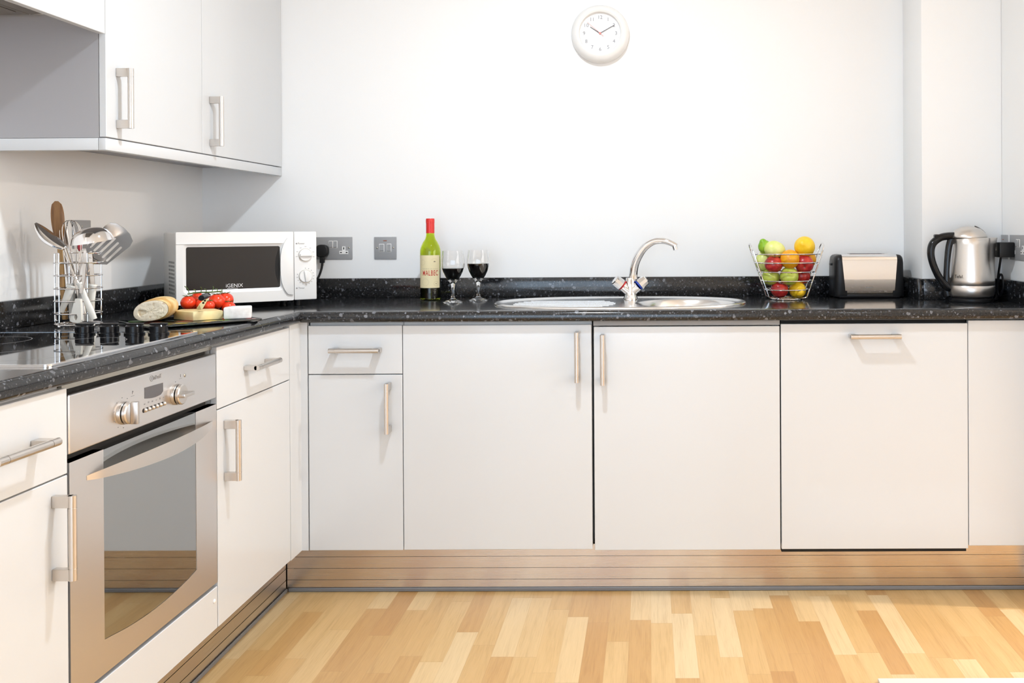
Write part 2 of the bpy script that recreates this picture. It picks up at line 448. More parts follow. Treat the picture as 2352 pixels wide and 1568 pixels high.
# corner post: an L of white panel between the two runs
solo('corner_post', MB().prism([(XLd, 2.8195), (XLd, YD), (-1.0905, YD), (-1.0905, YD+DT), (XLd-DT, YD+DT), (XLd-DT, 2.8195)], .1455, .8725), M['white'],
     'white L shaped corner post where the two cabinet runs meet', 'corner post', (XLd, YD, .1455))
def left_unit(name, label, y0, y1, hy, hz, dy, drawer, zt=.866):
    g = .0012
    t = thing(name, label, 'cabinet', (XLd-.28, (y0+y1)/2, .15), 0)
    part('carcass', MB().box(XW+.02, XLd-DT-.0015, y0+.001, y1-.001, .152, ZB-.001), M['carcass'], t, world=True)
    d = part('drawer', MB().box(XLd-DT, XLd, y0+g, y1-g, drawer, zt, .0012, 1), M['white'], t, world=True)
    put_handle(d, (XLd, dy, .789 if y0 > 2 else .783), 'L', 'h')
    d = part('door', MB().box(XLd-DT, XLd, y0+g, y1-g, .147, drawer-.003, .0012, 1), M['white'], t, world=True)
    put_handle(d, (XLd, hy, hz), 'L', 'v')
    return t
left_unit('drawer_cabinet', 'white drawer and door cabinet cut by the frame on the near side of the oven', 1.436, 1.7395, 1.6965, .594, 1.578, .7035)
left_unit('drawer_cabinet', 'white drawer and door cabinet between the oven and the corner', 2.3425, 2.818, 2.385, .5915, 2.578, .7065)
# oven housing: rail above and filler board below the oven
oh = thing('oven_housing', 'white housing around the oven with filler board below it', 'cabinet', (XLd-.28, 2.041, .15))
part('carcass', MB().box(XW+.02, XLd-.045, 1.7405, 2.3415, .152, .262), M['carcass'], oh, world=True)
part('filler_board', MB().box(XLd-DT, XLd-.001, 1.7415, 2.3405, .147, .2535, .0012, 1), M['white'], oh, world=True)
part('top_rail', MB().box(XLd-.03, XLd-.012, 1.7415, 2.3405, .8610, ZB-.0006), M['screw'], oh, world=True)
part('screw_cap', MB().ball((XLd, 2.322, .222), .0055, 14, 8, (.5,1,1)), M['plastic'], oh, world=True)

# plinths with a rubber seal
def plinth_prof(zt):
    P = [(0,.0005), (0,.037)]
    for z in (.0385, .0755, .1125):
        if z < zt: P += [(0,z-.0012), (.0018,z-.0012), (.0018,z+.0012), (0,z+.0012)]
    P = sorted(set(P), key=lambda p: 0) if False else P
    return [p for p in P if p[1] <= zt] + [(0,zt), (.015,zt), (.015,.0005)]
p = thing('plinth', 'long brushed steel plinth with three grooves below the sink run', 'plinth', (0, 2.953, 0))
mb = MB()
for x0, x1, zt in ((-1.176, .4195, .151), (.4195, 1.0095, .128), (1.0095, XR-.002, .151)):
    mb.prism([(2.9454+a, z) for a, z in plinth_prof(zt)], x0, x1, 'x')
part('board', mb, M['plinthB'], p, world=True, smooth=False)
part('seal', MB().box(-1.170, XR-.002, 2.9395, 2.9450, .0005, .0125, .002, 1), M['seal'], p, world=True, label='grey rubber strip along the floor')
p = thing('plinth', 'short brushed steel plinth below the oven run', 'plinth', (-1.185, 2., 0))
mb = MB().prism([(-1.176-a, z) for a, z in plinth_prof(.151)], 1.436, 2.9390, 'y')
part('board', mb, M['plinthL'], p, world=True, smooth=False)
part('seal', MB().box(-1.1756, -1.1700, 1.436, 2.9390, .0005, .0125, .002, 1), M['seal'], p, world=True, label='grey rubber strip along the floor')

# worktop: rounded front edge swept round the inner corner, with a cut-out for the sink
def sweep_corner(prof):
    mb = MB(); n = len(prof); vs = []
    for d, z in prof: vs.append((-1.0994-d, 1.42, z))
    for d, z in prof: vs.append((-1.0994-d, 2.8833+d, z))
    for d, z in prof: vs.append((XR-.0005, 2.8833+d, z))
    fs = []
    for k in range(2):
        for i in range(n):
            j = (i+1) % n; fs.append((k*n+i, k*n+j, (k+1)*n+j, (k+1)*n+i))
    fs.append(tuple(range(n))); fs.append(tuple(range(2*n, 3*n)))
    return mb.add(vs, fs)
prof = [(.6025, ZB)]
for i in range(6):
    a = PI*1.5 - PI/2*i/5; prof.append((.011+.011*math.cos(a), ZB+.011+.011*math.sin(a)))
for i in range(7):
    a = PI - PI/2*i/6; prof.append((.017+.017*math.cos(a), ZW-.017+.017*math.sin(a)))
prof.append((.6025, ZW))
SC = (-.10, 3.163)                                         # sink centre
def sell(a, b, n=120, e=2.25):
    P = []
    for i in range(n):
        t = 2*PI*i/n; c, s = math.cos(t), math.sin(t)
        P.append((SC[0]+a*math.copysign(abs(c)**(2/e), c), SC[1]+b*math.copysign(abs(s)**(2/e), s)))
    return P
wt = link_mesh('worktop', sweep_corner(prof), M['granite'])
cut = link_mesh('cutter', MB().prism(sell(.418, .236, 80), ZB-.02, ZW+.02, 'z'), M['granite'], smooth=False)
bo = wt.modifiers.new('cut', 'BOOLEAN'); bo.object = cut; bo.operation = 'DIFFERENCE'; bo.solver = 'EXACT'
dg = bpy.context.evaluated_depsgraph_get()
me = bpy.data.meshes.new_from_object(wt.evaluated_get(dg))
wt.modifiers.clear(); wt.data = me; bpy.data.objects.remove(cut)
tag(wt, 'continuous black speckled L shaped worktop with rounded front edge', 'worktop')
# upstands
def upstand(poly_boxes, label, loc):
    mb = MB()
    for bx in poly_boxes: mb.box(*bx, .0025, 2)
    return solo('upstand', mb, M['granite'], label, 'upstand', loc, 'black upstands along the worktop')
ZU = .9838
upstand([(XW+.0003, XW+.0185, 1.42, YW-.0003, ZW+.0003, ZU)], 'black speckled upstand along the wall behind the hob', (XW+.01, 2.2, ZW))
upstand([(XW+.019, .9500, 3.4675, YW-.0003, ZW+.0003, ZU)], 'long black speckled upstand behind the tap and the wine bottle', (-.3, 3.478, ZW))
upstand([(.9505, .9685, 3.2325, YW-.0003, ZW+.0003, ZU), (.9690, 1.2340, 3.2320, 3.2497, ZW+.0003, ZU)], 'black speckled upstand turning around the boxed out wall behind the kettle', (.96, 3.24, ZW))
upstand([(1.2345, XR-.0003, 2.80, 3.2497, ZW+.0003, ZU)], 'short black speckled upstand on the wall below the kettle plug', (1.244, 3., ZW))

# ------------------------------------------------------------------ wall cabinets
XC = -1.3993
def wall_unit(label, y0, y1, hy, z0=1.4075, z1=2.13, kind='wall_cabinet'):
    t = thing(kind, label, 'wall cabinet', (XW+.15, (y0+y1)/2, z0))
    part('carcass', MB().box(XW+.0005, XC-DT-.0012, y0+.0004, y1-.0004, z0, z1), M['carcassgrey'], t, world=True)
    d = part('door', MB().box(XC-DT, XC, y0+.001, y1-.001, z0+.002, z1-.001, .001, 1), M['white'], t, world=True)
    put_handle(d, (XC, hy, 1.5155), 'L', 'v')
    return t
wall_unit('white wall cabinet beside the cooker hood opening, bar handle at its near edge', 2.3544, 2.8635, 2.405)
wall_unit('white wall cabinet running into the back wall corner', 2.8645, YW-.001, 2.916)
hc = thing('hood_cabinet', 'shorter white wall cabinet above the cooker hood at the top corner', 'wall cabinet', (XW+.15, 2.05, 1.72))
part('carcass', MB().box(XW+.0005, XC-DT-.0012, 1.7555, 2.3536, 1.7255, 2.13), M['carcass'], hc, world=True)
d = part('door', MB().box(XC-DT, XC, 1.7555, 2.3530, 1.6745, 2.129, .001, 1), M['white'], hc, world=True)
put_handle(d, (XC, 2.054, 1.742), 'L', 'h')
hd = thing('cooker_hood', 'dark grey built in cooker hood under the top cabinet', 'cooker hood', (-1.56, 2.05, 1.71))
part('body', MB().box(-1.690, -1.5575, 1.80, 2.30, 1.7125, 1.7250, .001, 1), M['hood'], hd, world=True)
part('filter_panel', MB().box(-1.672, -1.5705, 1.825, 2.268, 1.7108, 1.7124, .0005, 1), M['hood'], hd, world=True)
part('front_lip', MB().prism([(-1.5550, 1.7125), (-1.4215, 1.7215), (-1.4215, 1.7250), (-1.5550, 1.7250)], 1.80, 2.30, 'y'), M['hood'], hd, world=True)
# pelmet under the wall cabinets
pm = thing('pelmet', 'white pelmet strip under the two wall cabinets', 'pelmet', (XC, 2.9, 1.375))
part('front_strip', MB().box(XC-.020, XC-.0006, 2.3535, YW-.001, 1.3752, 1.4068, .0018, 2), M['white'], pm, world=True)
part('return_strip', MB().box(XW+.0006, XC-.0206, 2.3535, 2.3735, 1.3752, 1.4068, .0018, 2), M['white'], pm, world=True)

# ------------------------------------------------------------------ hob
hb = thing('ceramic_hob', 'black ceramic hob with steel edging set into the worktop', 'hob', (-1.40, 2.0, ZW))
hx0, hx1, hy0, hy1 = -1.662, -1.128, 1.712, 2.287
def ring_prism(o, i, z0, z1):
    b = MB(); n = len(o)
    vs = [(x,y,z0) for x,y in o]+[(x,y,z1) for x,y in o]+[(x,y,z0) for x,y in i]+[(x,y,z1) for x,y in i]
    fs = []
    for k in range(n):
        j = (k+1) % n
        fs += [(k,j,n+j,n+k), (n+k,n+j,3*n+j,3*n+k), (2*n+k,2*n+j,3*n+j,3*n+k), (k,j,2*n+j,2*n+k)]
    return b.add(vs, fs)
part('trim', ring_prism(rrect(hx0,hx1,hy0,hy1,.012), rrect(hx0+.008,hx1-.008,hy0+.008,hy1-.008,.008), ZW+.0002, ZW+.0052), M['chrome'], hb, world=True, label='thin steel edging')
gl = part('glass_plate', MB().prism(rrect(hx0+.0085,hx1-.0085,hy0+.0085,hy1-.0085,.008), ZW+.0002, ZW+.0042, 'z'), M['hobglass'], hb, world=True)
def circ(c, r, n=48): return [(c[0]+r*math.cos(2*PI*i/n), c[1]+r*math.sin(2*PI*i/n)) for i in range(n)]
for c, r in (((-1.27,1.86),.09), ((-1.52,1.86),.075), ((-1.53,2.10),.09), ((-1.28,2.09),.072)):
    part('cooking_zone', ring_prism(circ(c,r), circ(c,r-.0015), ZW+.00421, ZW+.0043), M['grey'], gl, world=True)
for x in (-1.383, -1.3215, -1.260, -1.2008):
    b = MB().lathe([(0,.0046), (.0235,.0046), (.0235,.0085), (.0205,.0095), (.0205,.024), (.018,.0275), (0,.028)], (x,2.232,ZW), 32)
    k = part('knob', b, M['black'], hb, world=True, label='black hob control knob')
    part('grip', MB().box(x-.0208, x+.0208, 2.2262, 2.2378, ZW+.0265, ZW+.0315, .002, 2), M['black'], k, world=True)

# ------------------------------------------------------------------ oven
ov = thing('built_in_oven', 'stainless steel built in oven with dark glass door', 'oven', (XLd-.25, 2.041, .262))
oy0, oy1 = 1.744, 2.339
part('body', MB().box(XW+.05, XLd-.024, oy0+.01, oy1-.01, .2635, .8580), M['void'], ov, world=True)
cp = part('control_panel', MB().box(XLd-.022, XLd, oy0, oy1, .7372, .8508, .003, 3), M['ovensteel'], ov, world=True)
gy0, gy1 = 1.8535, 2.2328
arc = [(lerp(gy0, gy1, i/16), .336 - .018*math.sin(PI*i/16)**.8 if 0 < i < 16 else .336) for i in range(17)]
arc[0] = (gy0, .334); 
zt = .7215; zb0 = .2645
dr = MB().prism([(oy0, zt), (oy0, zb0), (oy1, zb0), (oy1, zt), (gy1, zt)] + [(y, z) for y, z in reversed(arc)] + [(gy0, zt)], XLd-.022, XLd, 'x')
door = part('door', dr, M['ovensteel'], ov, world=True, smooth=False)
part('glass', MB().prism([(gy1-.0006, zt-.001)] + [(lerp(gy0+.0006, gy1-.0006, i/16), arc[i][1]+.0006) for i in range(16,-1,-1)] + [(gy0+.0006, zt-.001)], XLd-.02, XLd-.0008, 'x'), M['ovenglass'], door, world=True, smooth=False)
# bowed handle
hv = []; hf = []
N = 28
for i in range(N+1):
    s = i/N; y = lerp(1.797, 2.3165, s); b = math.sin(PI*s)
    o = .001 + .040*b**.75; h = .0045 + .0125*b**.7; zc = .6785
    tk = .0035 + .006*b
    hv += [(XLd+o-tk, y, zc+h*.75), (XLd+o, y, zc+h), (XLd+o+.002*b, y, zc-h), (XLd+o-tk, y, zc-h*.9)]
for i in range(N):
    for j in range(4):
        k = (j+1) % 4; hf.append((i*4+j, i*4+k, i*4+4+k, i*4+4+j))
hf += [(0,1,2,3), (4*N,4*N+1,4*N+2,4*N+3)]
part('handle', MB().add(hv, hf), M['steel'], door, world=True, angle=.5, label='bowed steel handle')
def oven_knob(y, z, ang):
    mx = Tm((XLd, y, z)) @ Matrix.Rotation(PI/2, 4, 'Y')
    k = part('knob', MB().lathe([(0,.0002), (.0245,.0002), (.0245,.006), (.0235,.0075), (0,.0075)], n=40, mx=mx), M['steel'], cp, world=True)
    part('collar', MB().lathe([(0,.0076), (.0226,.0076), (.0226,.0105), (0,.0105)], n=40, mx=mx), M['black'], k, world=True, label='black ring')
    b = MB().lathe([(0,.0106), (.0235,.0106), (.0235,.0165), (.021,.0185), (0,.0185)], n=40, mx=mx)
    b.prism([(-.0235,-.0045), (.0235,-.0045), (.0235,.0045), (-.0235,.0045)], .0185, .034, 'z', .0012, mx @ Matrix.Rotation(ang, 4, 'Z'), 2)
    part('grip', b, M['steel'], k, world=True)
oven_knob(1.9225, .782, 0.); oven_knob(2.138, .782, PI/2)
disp = [(2.0065,.8205), (2.0065,.7965)] + [(lerp(2.0065,2.0825,i/8), .7965-.0045*math.sin(PI*i/8*.9)) for i in range(1,8)] + [(2.0825,.7995), (2.0825,.8190)]
part('display', MB().prism(disp, XLd-.001, XLd+.0006, 'x'), M['darklcd'], cp, world=True, label='dark display window')
part('button_slot', MB().prism(rrect(1.9975, 2.0925, .7660, .7755, .0046), XLd-.001, XLd+.0004, 'x'), M['void'], cp, world=True)
for i in range(6):
    part('button', MB().ball((XLd+.001, 2.0068+i*.0158, .7708), .0050, 14, 8, (1.1,1,1)), M['steel'], cp, world=True)
lg = ring_prism(circ((0,0),.0068,24), circ((0,0),.0058,24), 0, .0006)
b = MB(); b.add(lg.v, lg.f, Tm((XLd, 2.0355, .8362)) @ LEFTF)
b = merge(b, MB().box(XLd, XLd+.0006, 2.0350, 2.0360, .8325, .8400), text_mb('inDesiT', .0130, Tm((XLd+.0003, 2.0590, .8358)) @ LEFTF, xs=.85))
part('logo', b, M['grey'], cp, world=True, smooth=False); b = MB()
for s, y, z, sz in (('P', 1.960, .818, .010), ('I', 2.1610, .8220, .010)): b = merge(b, text_mb(s, sz, Tm((XLd+.0003, y, z)) @ LEFTF))
for y, z in ((1.960,.8105), (2.1610,.8150)): b.box(XLd, XLd+.0005, y-.006, y+.006, z, z+.0008)
part('lettering', b, M['grey'], cp, world=True, smooth=False); b = MB()
for i in range(6): b.box(XLd, XLd+.0005, 2.0045+i*.0158, 2.0090+i*.0158, .7830+.001*(i % 2), .7855+.001*((i*2) % 3))
for a in range(9):
    t = PI*(.12+.2*a); b.box(XLd, XLd+.0005, 1.9225+.032*math.cos(t)-.0016, 1.9225+.032*math.cos(t)+.0016, .782+.032*math.sin(t)-.0007, .782+.032*math.sin(t)+.0007)
b.box(XLd, XLd+.0005, 2.1365, 2.1395, .8108, .8125)
part('dial_marks', b, M['grey'], cp, world=True, smooth=False)
part('indicator_light', MB().ball((XLd, 2.1815, .8200), .0042, 14, 8, (.5,1,1)), M['screw'], cp, world=True)

# ------------------------------------------------------------------ microwave
MWL = Vector((-1.4481, 2.7928)); ang = math.radians(35.49); k = 1.0235
# set slightly farther out along the sight line so that the case keeps clear of the wall
mz = .012
mwr = thing('microwave_oven', 'white microwave standing across the worktop corner', 'microwave', (-1.492, 2.877, ZW), ang)
w, h, dp = .4335, .2315, .285; z0 = .0216
def F(u, v): return (u*w/.4222, z0+v*h/.2250)
part('body', MB().box(.003, w-.002, .022, dp, z0+.002, z0+h-.001, .005, 3), M['plasticgrey'], mwr)
for x in (.05, w-.05):
    for y in (.05, dp-.04): part('foot', MB().cyl((x,y,.0004), (x,y,z0+.004), .012, .014), M['blackmatt'], mwr)
us = .3495*w/.4222
(wl, wb), (wr, wt_) = F(.0285, .0438), F(.3065, .1785)
# door frame with a sunk window
dpoly = rrect(0, us-.0012, z0, z0+h, .004, 3)
fr = MB(); N = len(dpoly)
def door_ring(o, i, y0, y1):
    n = len(o); vs = [(x,y0,z) for x,z in o]+[(x,y1,z) for x,z in i]
    return MB().add(vs, [(k,(k+1) % n,n+(k+1) % n,n+k) for k in range(n)])
inn = rrect(wl-.010, wr+.010, wb-.010, wt_+.010, .012, 3)
inn2 = rrect(wl, wr, wb, wt_, .006, 3)
fr = merge(door_ring(dpoly, dpoly, 0, .021), door_ring(dpoly, inn, 0, 0.0), door_ring(inn, inn2, 0, .005), door_ring(inn2, inn2, .005, .012))
mdoor = part('door', fr, M['plasticmw'], mwr, angle=.35)
part('window', MB().prism(inn2, .0052, .014, 'y'), M['mwglass'], mdoor, label='dark mesh backed window')
part('top_ridge', MB().box(.0, us-.0012, -.0022, .0006, z0+h*.832, z0+h*.842, .001, 2), M['plasticmw'], mdoor)
# bowed handle grip: a pale crescent along the door's free side
hp = []
for i in range(15):
    s = i/14; hp.append((us-.004-.0415+.024*abs(2*s-1)**3.2, lerp(z0+.020, z0+h-.020, s)))
hp = hp + [(us-.004, z0+h-.018), (us-.004, z0+.018)]
part('handle', MB().prism(hp, -.0075, .0008, 'y', .002), M['plasticmw'], mdoor, angle=.5)
ax = part('window_edge', MB().prism([(wr-.004,wt_-.008), (wr-.004,wb+.008)] + [(wr-.004-.012*math.sin(PI*i/10), lerp(wb+.008,wt_-.008,i/10)) for i in range(1,10)], .0048, .0052, 'y'), M['void'], mdoor)
lg = merge(text_mb('iGENIX', .0165, Tm(((.146+.1884)/2*w/.4222, .0049, z0+.0562)) @ FRONT, xs=1.0), MB().box(.150, .183, .0046, .0051, z0+.0472, z0+.0482))
part('logo', lg, M['silver'], mdoor, smooth=False)
pan = part('control_panel', MB().box(us+.0006, w, 0, .021, z0, z0+h, .003, 3), M['plasticmw'], mwr)
for (u, v), a, nm in (((.3853,.1477), 0, 'power_dial'), ((.3857,.0772), math.radians(98), 'timer_dial')):
    x, z = F(u, v); mx = Tm((x, 0, z)) @ Matrix.Rotation(PI/2, 4, 'X')
    part('dial_gap', MB().lathe([(0,.0002), (.0222,.0002), (.0222,.0008), (0,.0008)], n=40, mx=mx), M['screw'], pan)
    dl = part(nm, MB().lathe([(0,.0009), (.0212,.0009), (.0205,.006), (.0195,.007), (0,.007)], n=40, mx=mx), M['plastic'], pan)
    part('grip', MB().prism([(-.019,-.0042), (.019,-.0042), (.019,.0042), (-.019,.0042)], .0062, .0145, 'z', .0015, mx @ Matrix.Rotation(a, 4, 'Z'), 2), M['plastic'], dl)
b = MB(); cx, cz = F(.3853, .1477)
for i in range(7):
    t = math.radians(-14+34*i); r = .0285; b.box(cx+r*math.cos(t)-.003, cx+r*math.cos(t)+.003, -.0004, .0002, cz+r*math.sin(t)-.0006, cz+r*math.sin(t)+.0006)
cx2, cz2 = F(.3857, .0772)
for i in range(14):
    t = math.radians(90-22*i); r = .0275; b.box(cx2+r*math.cos(t)-.0012, cx2+r*math.cos(t)+.0012, -.0004, .0002, cz2+r*math.sin(t)-.0012, cz2+r*math.sin(t)+.0012)
b = merge(b, text_mb('Power', .0085, Tm((cx-.013, -.0002, cz+.039)) @ FRONT), text_mb('Timer', .0085, Tm((cx-.013, -.0002, cz2-.0395)) @ FRONT))
for z in (cz+.039, cz2-.0395): b = merge(b, MB().cyl((cx-.0285,-.0004,z), (cx-.0285,.0002,z), .0026, n=14))
part('markings', b, M['grey'], pan, smooth=False)
b = MB()
for i in range(5):
    for j in range(9): b.box(.0024, .0032, .060+i*.024, .069+i*.024, z0+.030+j*.0125, z0+.0365+j*.0125)
part('vent_slots', b, M['dark'], mwr, smooth=False)

# ------------------------------------------------------------------ electrics
def plate(root, x0, x1, z0, z1, y, name='face_plate'):
    return part(name, MB().box(x0, x1, y-.0045, y-.0002, z0, z1, .0015, 2), M['plate'], root)
def uk_socket(root, cx, cz, y):
    """white moulded inset with three pin slots, facing -Y"""
    P = [(-.0065,.015),(.0065,.015),(.0065,-.002),(.0168,-.002),(.0168,-.0145),(-.0168,-.0145),(-.0168,-.002),(-.0065,-.002)]
    s = part('socket_insert', MB().prism([(cx+a, cz+b) for a, b in P], y-.0058, y-.0042, 'y'), M['plastic'], root, label='white three pin socket')
    b = MB().box(cx-.0018, cx+.0018, y-.0061, y-.005, cz+.0030, cz+.0115)
    for s_ in (-1, 1): b.box(cx+s_*.0108-.0032, cx+s_*.0108+.0032, y-.0061, y-.005, cz-.0105, cz-.0065)
    part('pin_slots', b, M['void'], s)
def rocker(root, cx, cz, y, m='plate', w=.012, h=.0235):
    f = part('switch_frame', MB().box(cx-w/2-.002, cx+w/2+.002, y-.0054, y-.004, cz-h/2-.002, cz+h/2+.002, .0008, 1), M['plastic'], root)
    part('rocker', MB().prism([(y-.0056,cz-h/2), (y-.0085,cz-h/2+.002), (y-.0062,cz+h/2), (y-.005,cz+h/2)], cx-w/2, cx+w/2, 'x'), M[m], f)
def screw(root, cx, cz, y): part('screw', MB().ball((cx, y-.0046, cz), .0034, 12, 6, (1,.4,1)), M['screw'], root)
def double_socket(label, loc, rz):
    t = thing('double_socket', label, 'socket', loc, rz, 'steel double sockets')
    plate(t, -.073, .073, -.0425, .0425, 0)
    for s in (-1, 1):
        rocker(t, s*.0085, .0145, 0); uk_socket(t, s*.041, -.008, 0); screw(t, s*.0605, .0015, 0)
    return t
def plug_mb():
    b = MB(); P = rrect(-.024, .024, -.026, .022, .019, 6)
    b.prism(P, -.030, -.0062, 'y', .005, seg=3)
    b.box(-.0085, .0085, -.026, -.010, -.048, -.022, .003, 2)
    return b
double_socket('steel double socket on the back wall with the microwave plug in it', (-1.2045, YW, 1.0985), 0)
pl = thing('power_plug', 'black plug with lead beside the microwave', 'plug', (-1.2415, YW, 1.0905))
part('plug_body', plug_mb(), M['blackmatt'], pl)
part('cable', MB().tube(smoothpts([(0,-.018,-.046), (-.003,-.020,-.072), (-.014,-.026,-.104), (-.036,-.035,-.135), (-.075,-.040,-.155)]), .0042, 10), M['blackmatt'], pl)
fs = thing('fused_switch', 'square steel fused switch plate left of the wine bottle', 'switch', (-1.0055, YW, 1.098))
plate(fs, -.0425, .0425, -.0425, .0425, 0)
rocker(fs, .0145, .001, 0, w=.014, h=.027); rocker(fs, -.0135, .001, 0, w=.016, h=.026)
for s in (-1, 1): screw(fs, s*.031, .001, 0)
part('neon', MB().box(-.0075, .0065, -.0056, -.0042, .0265, .0295, .0006, 1), M['neon'], fs, label='small amber indicator')
ls = thing('wall_socket', 'steel socket plate on the left wall half hidden behind the utensils', 'socket', (XW, 2.737, 1.1575), PI/2)
plate(ls, -.0425, .0425, -.0425, .0425, 0); screw(ls, 0.0, .024, 0); uk_socket(ls, .0, -.008, 0)
rs = thing('cooker_switch', 'narrow looking steel switch plate on the right wall behind the kettle plug', 'switch', (XR, 3.231, 1.0955), -PI/2)
plate(rs, -.0360, .0360, -.0425, .0425, 0); rocker(rs, .012, .0, 0, w=.014, h=.027); rocker(rs, -.013, .0, 0, w=.014, h=.027)
part('neon', MB().box(-.006, .006, -.0056, -.0042, .0245, .0275, .0006, 1), M['neon'], rs, label='small red indicator')
double_socket('steel double socket on the right wall holding the kettle plug', (XR, 3.1010, 1.0955), -PI/2)
kp = thing('kettle_plug', 'boxy black adaptor plug in the right wall socket above a looped lead', 'plug', (XR, 3.142, 1.0875), -PI/2)
b = MB().box(-.030, .020, -.058, -.0063, -.026, .026, .004, 2)
part('plug_body', b, M['blackmatt'], kp)
part('rating_label', MB().box(-.022, -.012, -.0588, -.0578, -.002, .010), M['plastic'], kp, label='small white sticker')
part('cable', MB().tube(smoothpts([(-.004,-.045,-.024), (-.014,-.045,-.050), (-.030,-.044,-.085), (-.042,-.043,-.125), (-.046,-.040,-.150), (-.038,-.036,-.160), (-.020,-.034,-.140), (-.014,-.034,-.110), (-.026,-.034,-.088), (-.046,-.034,-.090), (-.058,-.036,-.115), (-.056,-.040,-.150), (-.042,-.046,-.168), (-.03,-.060,-.1735)], 5), .0040, 10), M['blackmatt'], kp)

# ------------------------------------------------------------------ sink and tap
sk = thing('inset_sink', 'oval stainless steel inset sink with bowl and ridged drainer', 'sink', (SC[0], SC[1], ZW))
def off(a): return sell(.4345-a, .2505-a)
rim = [(0, .0003), (.001, .0040), (.005, .0068), (.010, .0068), (.016, .0030), (.022, .0008)]
rows = [[(x, y, ZW+z) for x, y in off(a)] for a, z in rim]
b = MB(); vs = [p for r in rows for p in r]; n = 120
b.add(vs, [(i*n+j, i*n+(j+1) % n, (i+1)*n+(j+1) % n, (i+1)*n+j) for i in range(len(rows)-1) for j in range(n)])
part('rim', b, M['sink'], sk, world=True)
BC = (.128, 3.150); BR = .178
def deck_mb(outer, hole, z):
    bm_ = bmesh.new(); E_ = []
    for lp in (outer, hole):
        V = [bm_.verts.new((x, y, z)) for x, y in lp]
        E_ += [bm_.edges.new((V[i], V[(i+1) % len(V)])) for i in range(len(V))]
    bmesh.ops.triangle_fill(bm_, edges=E_, use_beauty=True)
    return MB().bm(bm_)
part('deck', deck_mb(off(.022), circ(BC, BR, 64), ZW+.0008), M['sink'], sk, world=True)
bp = [(BR, .0008), (BR-.006, -.0005), (BR-.011, -.006), (BR-.016, -.03), (BR-.025, -.115), (BR-.045, -.14), (.04, -.147), (.034, -.149)]
part('bowl', MB().lathe(bp, (BC[0], BC[1], ZW), 64), M['sink'], sk, world=True)
part('waste', MB().lathe([(.036,-.1475), (.03,-.150), (.012,-.150), (0,-.148)], (BC[0], BC[1], ZW), 32), M['chrome'], sk, world=True)
b = MB()
for i in range(9):
    y = 2.985+i*.034; hw = .175-.0034*(i-4.4)**2
    b.tube([(-.29-hw, y, ZW+.0004), (-.29+hw, y, ZW+.0004)], .005, 10, flat=(.36,1.1))
part('drainer', b, M['sink'], sk, world=True, label='ridged draining area')
tp = thing('mixer_tap', 'chrome mixer tap with curved swan neck and two knobs behind the sink', 'tap', (-.067, 3.300, ZW+.0008))
b = MB().lathe([(0,.0004), (.0265,.0004), (.0262,.006), (.0225,.014), (.0205,.03), (.0215,.045), (.0205,.060), (.0175,.072), (.017,.079), (0,.080)], n=36)
for s in (-1, 1): b.tube(smoothpts([(0,0,.028), (s*.015,-.004,.040), (s*.028,-.008,.051)], 4), [.0185,.0185,.018,.018,.0175,.0175,.017,.017,.017], 20)
part('body', b, M['chrome'], tp)
sp = smoothpts([(.009,0,.076), (.0105,-.002,.100), (.0165,-.006,.130), (.030,-.012,.160), (.052,-.020,.190), (.084,-.030,.2105), (.118,-.040,.2130), (.146,-.048,.2045), (.165,-.053,.1935)], 5)
b = MB().tube(sp, interp([.0160,.0158,.0154,.0150,.0140,.0124,.0112,.0104,.0096], len(sp)), 20)
e = Vector((.158,-.051,.1945)); b.cyl(e, e+Vector((.004,-.002,-.0145)), .0098, .0092, 20)
part('spout', b, M['chrome'], tp)
for s, mk in ((-1, 'redring'), (1, 'bluering')):
    a = Vector((s*.0285, -.0082, .0515)); d = Vector((s*.76, -.22 if s < 0 else .10, .62)).normalized()
    b = MB().tube([a+d*.0035, a+d*.006, a+d*.034, a+d*.037], [.0178,.0205,.0190,.0165], 10)
    kn = part('knob', b, M['chrome'], tp, angle=.3)
    part('marker_ring', MB().cyl(a, a+d*.0033, .0192, n=24), M[mk], kn, label='coloured ring at the knob base')

# ------------------------------------------------------------------ wine
wb_ = thing('wine_bottle', 'green wine bottle with red cap and cream Malbec label', 'bottle', (-.8045, 3.362, ZW+.0003))
outer = [(0,0), (.034,0), (.0372,.004), (.0372,.172), (.0365,.185), (.033,.198), (.0265,.211), (.0195,.222), (.0158,.233), (.0146,.245), (.0143,.283), (0,.284)]
inner = [(0,.0060), (.0335,.0060), (.0353,.009), (.0353,.172), (.0346,.184), (.031,.196), (.0245,.209), (.0177,.221), (.0140,.233), (.0128,.245), (.0125,.279), (0,.280)]
part('glass', MB().lathe(outer[:-1] + [(.0143,.2845), (.0125,.2845)] + inner[::-1][1:], n=56), M['bottle'], wb_)
part('wine', MB().lathe([(0,.0064), (.0332,.0064), (.0350,.0094), (.0350,.1585), (0,.1585)], n=48), M['wine'], wb_)
cp_ = [(0,.2560), (.0153,.2560), (.0153,.2815), (.0160,.2820), (.0160,.2850), (.0155,.2855), (.0155,.2868), (.0160,.2872), (.0160,.2915), (.0155,.2920), (.0156,.2960), (.0145,.2985), (0,.2988)]
part('cap', MB().lathe([(.0150,.2445), (.0152,.2445), (.0153,.2560)] + cp_[2:], n=40), M['red'], wb_)
def curved(poly_mb, R):
    b = MB(); b.v = [(R*math.sin(x/R), -R*math.cos(x/R)+y, z) for x, y, z in poly_mb.v]; b.f = poly_mb.f; b.mi = poly_mb.mi
    # y carries a small outward offset
    return b
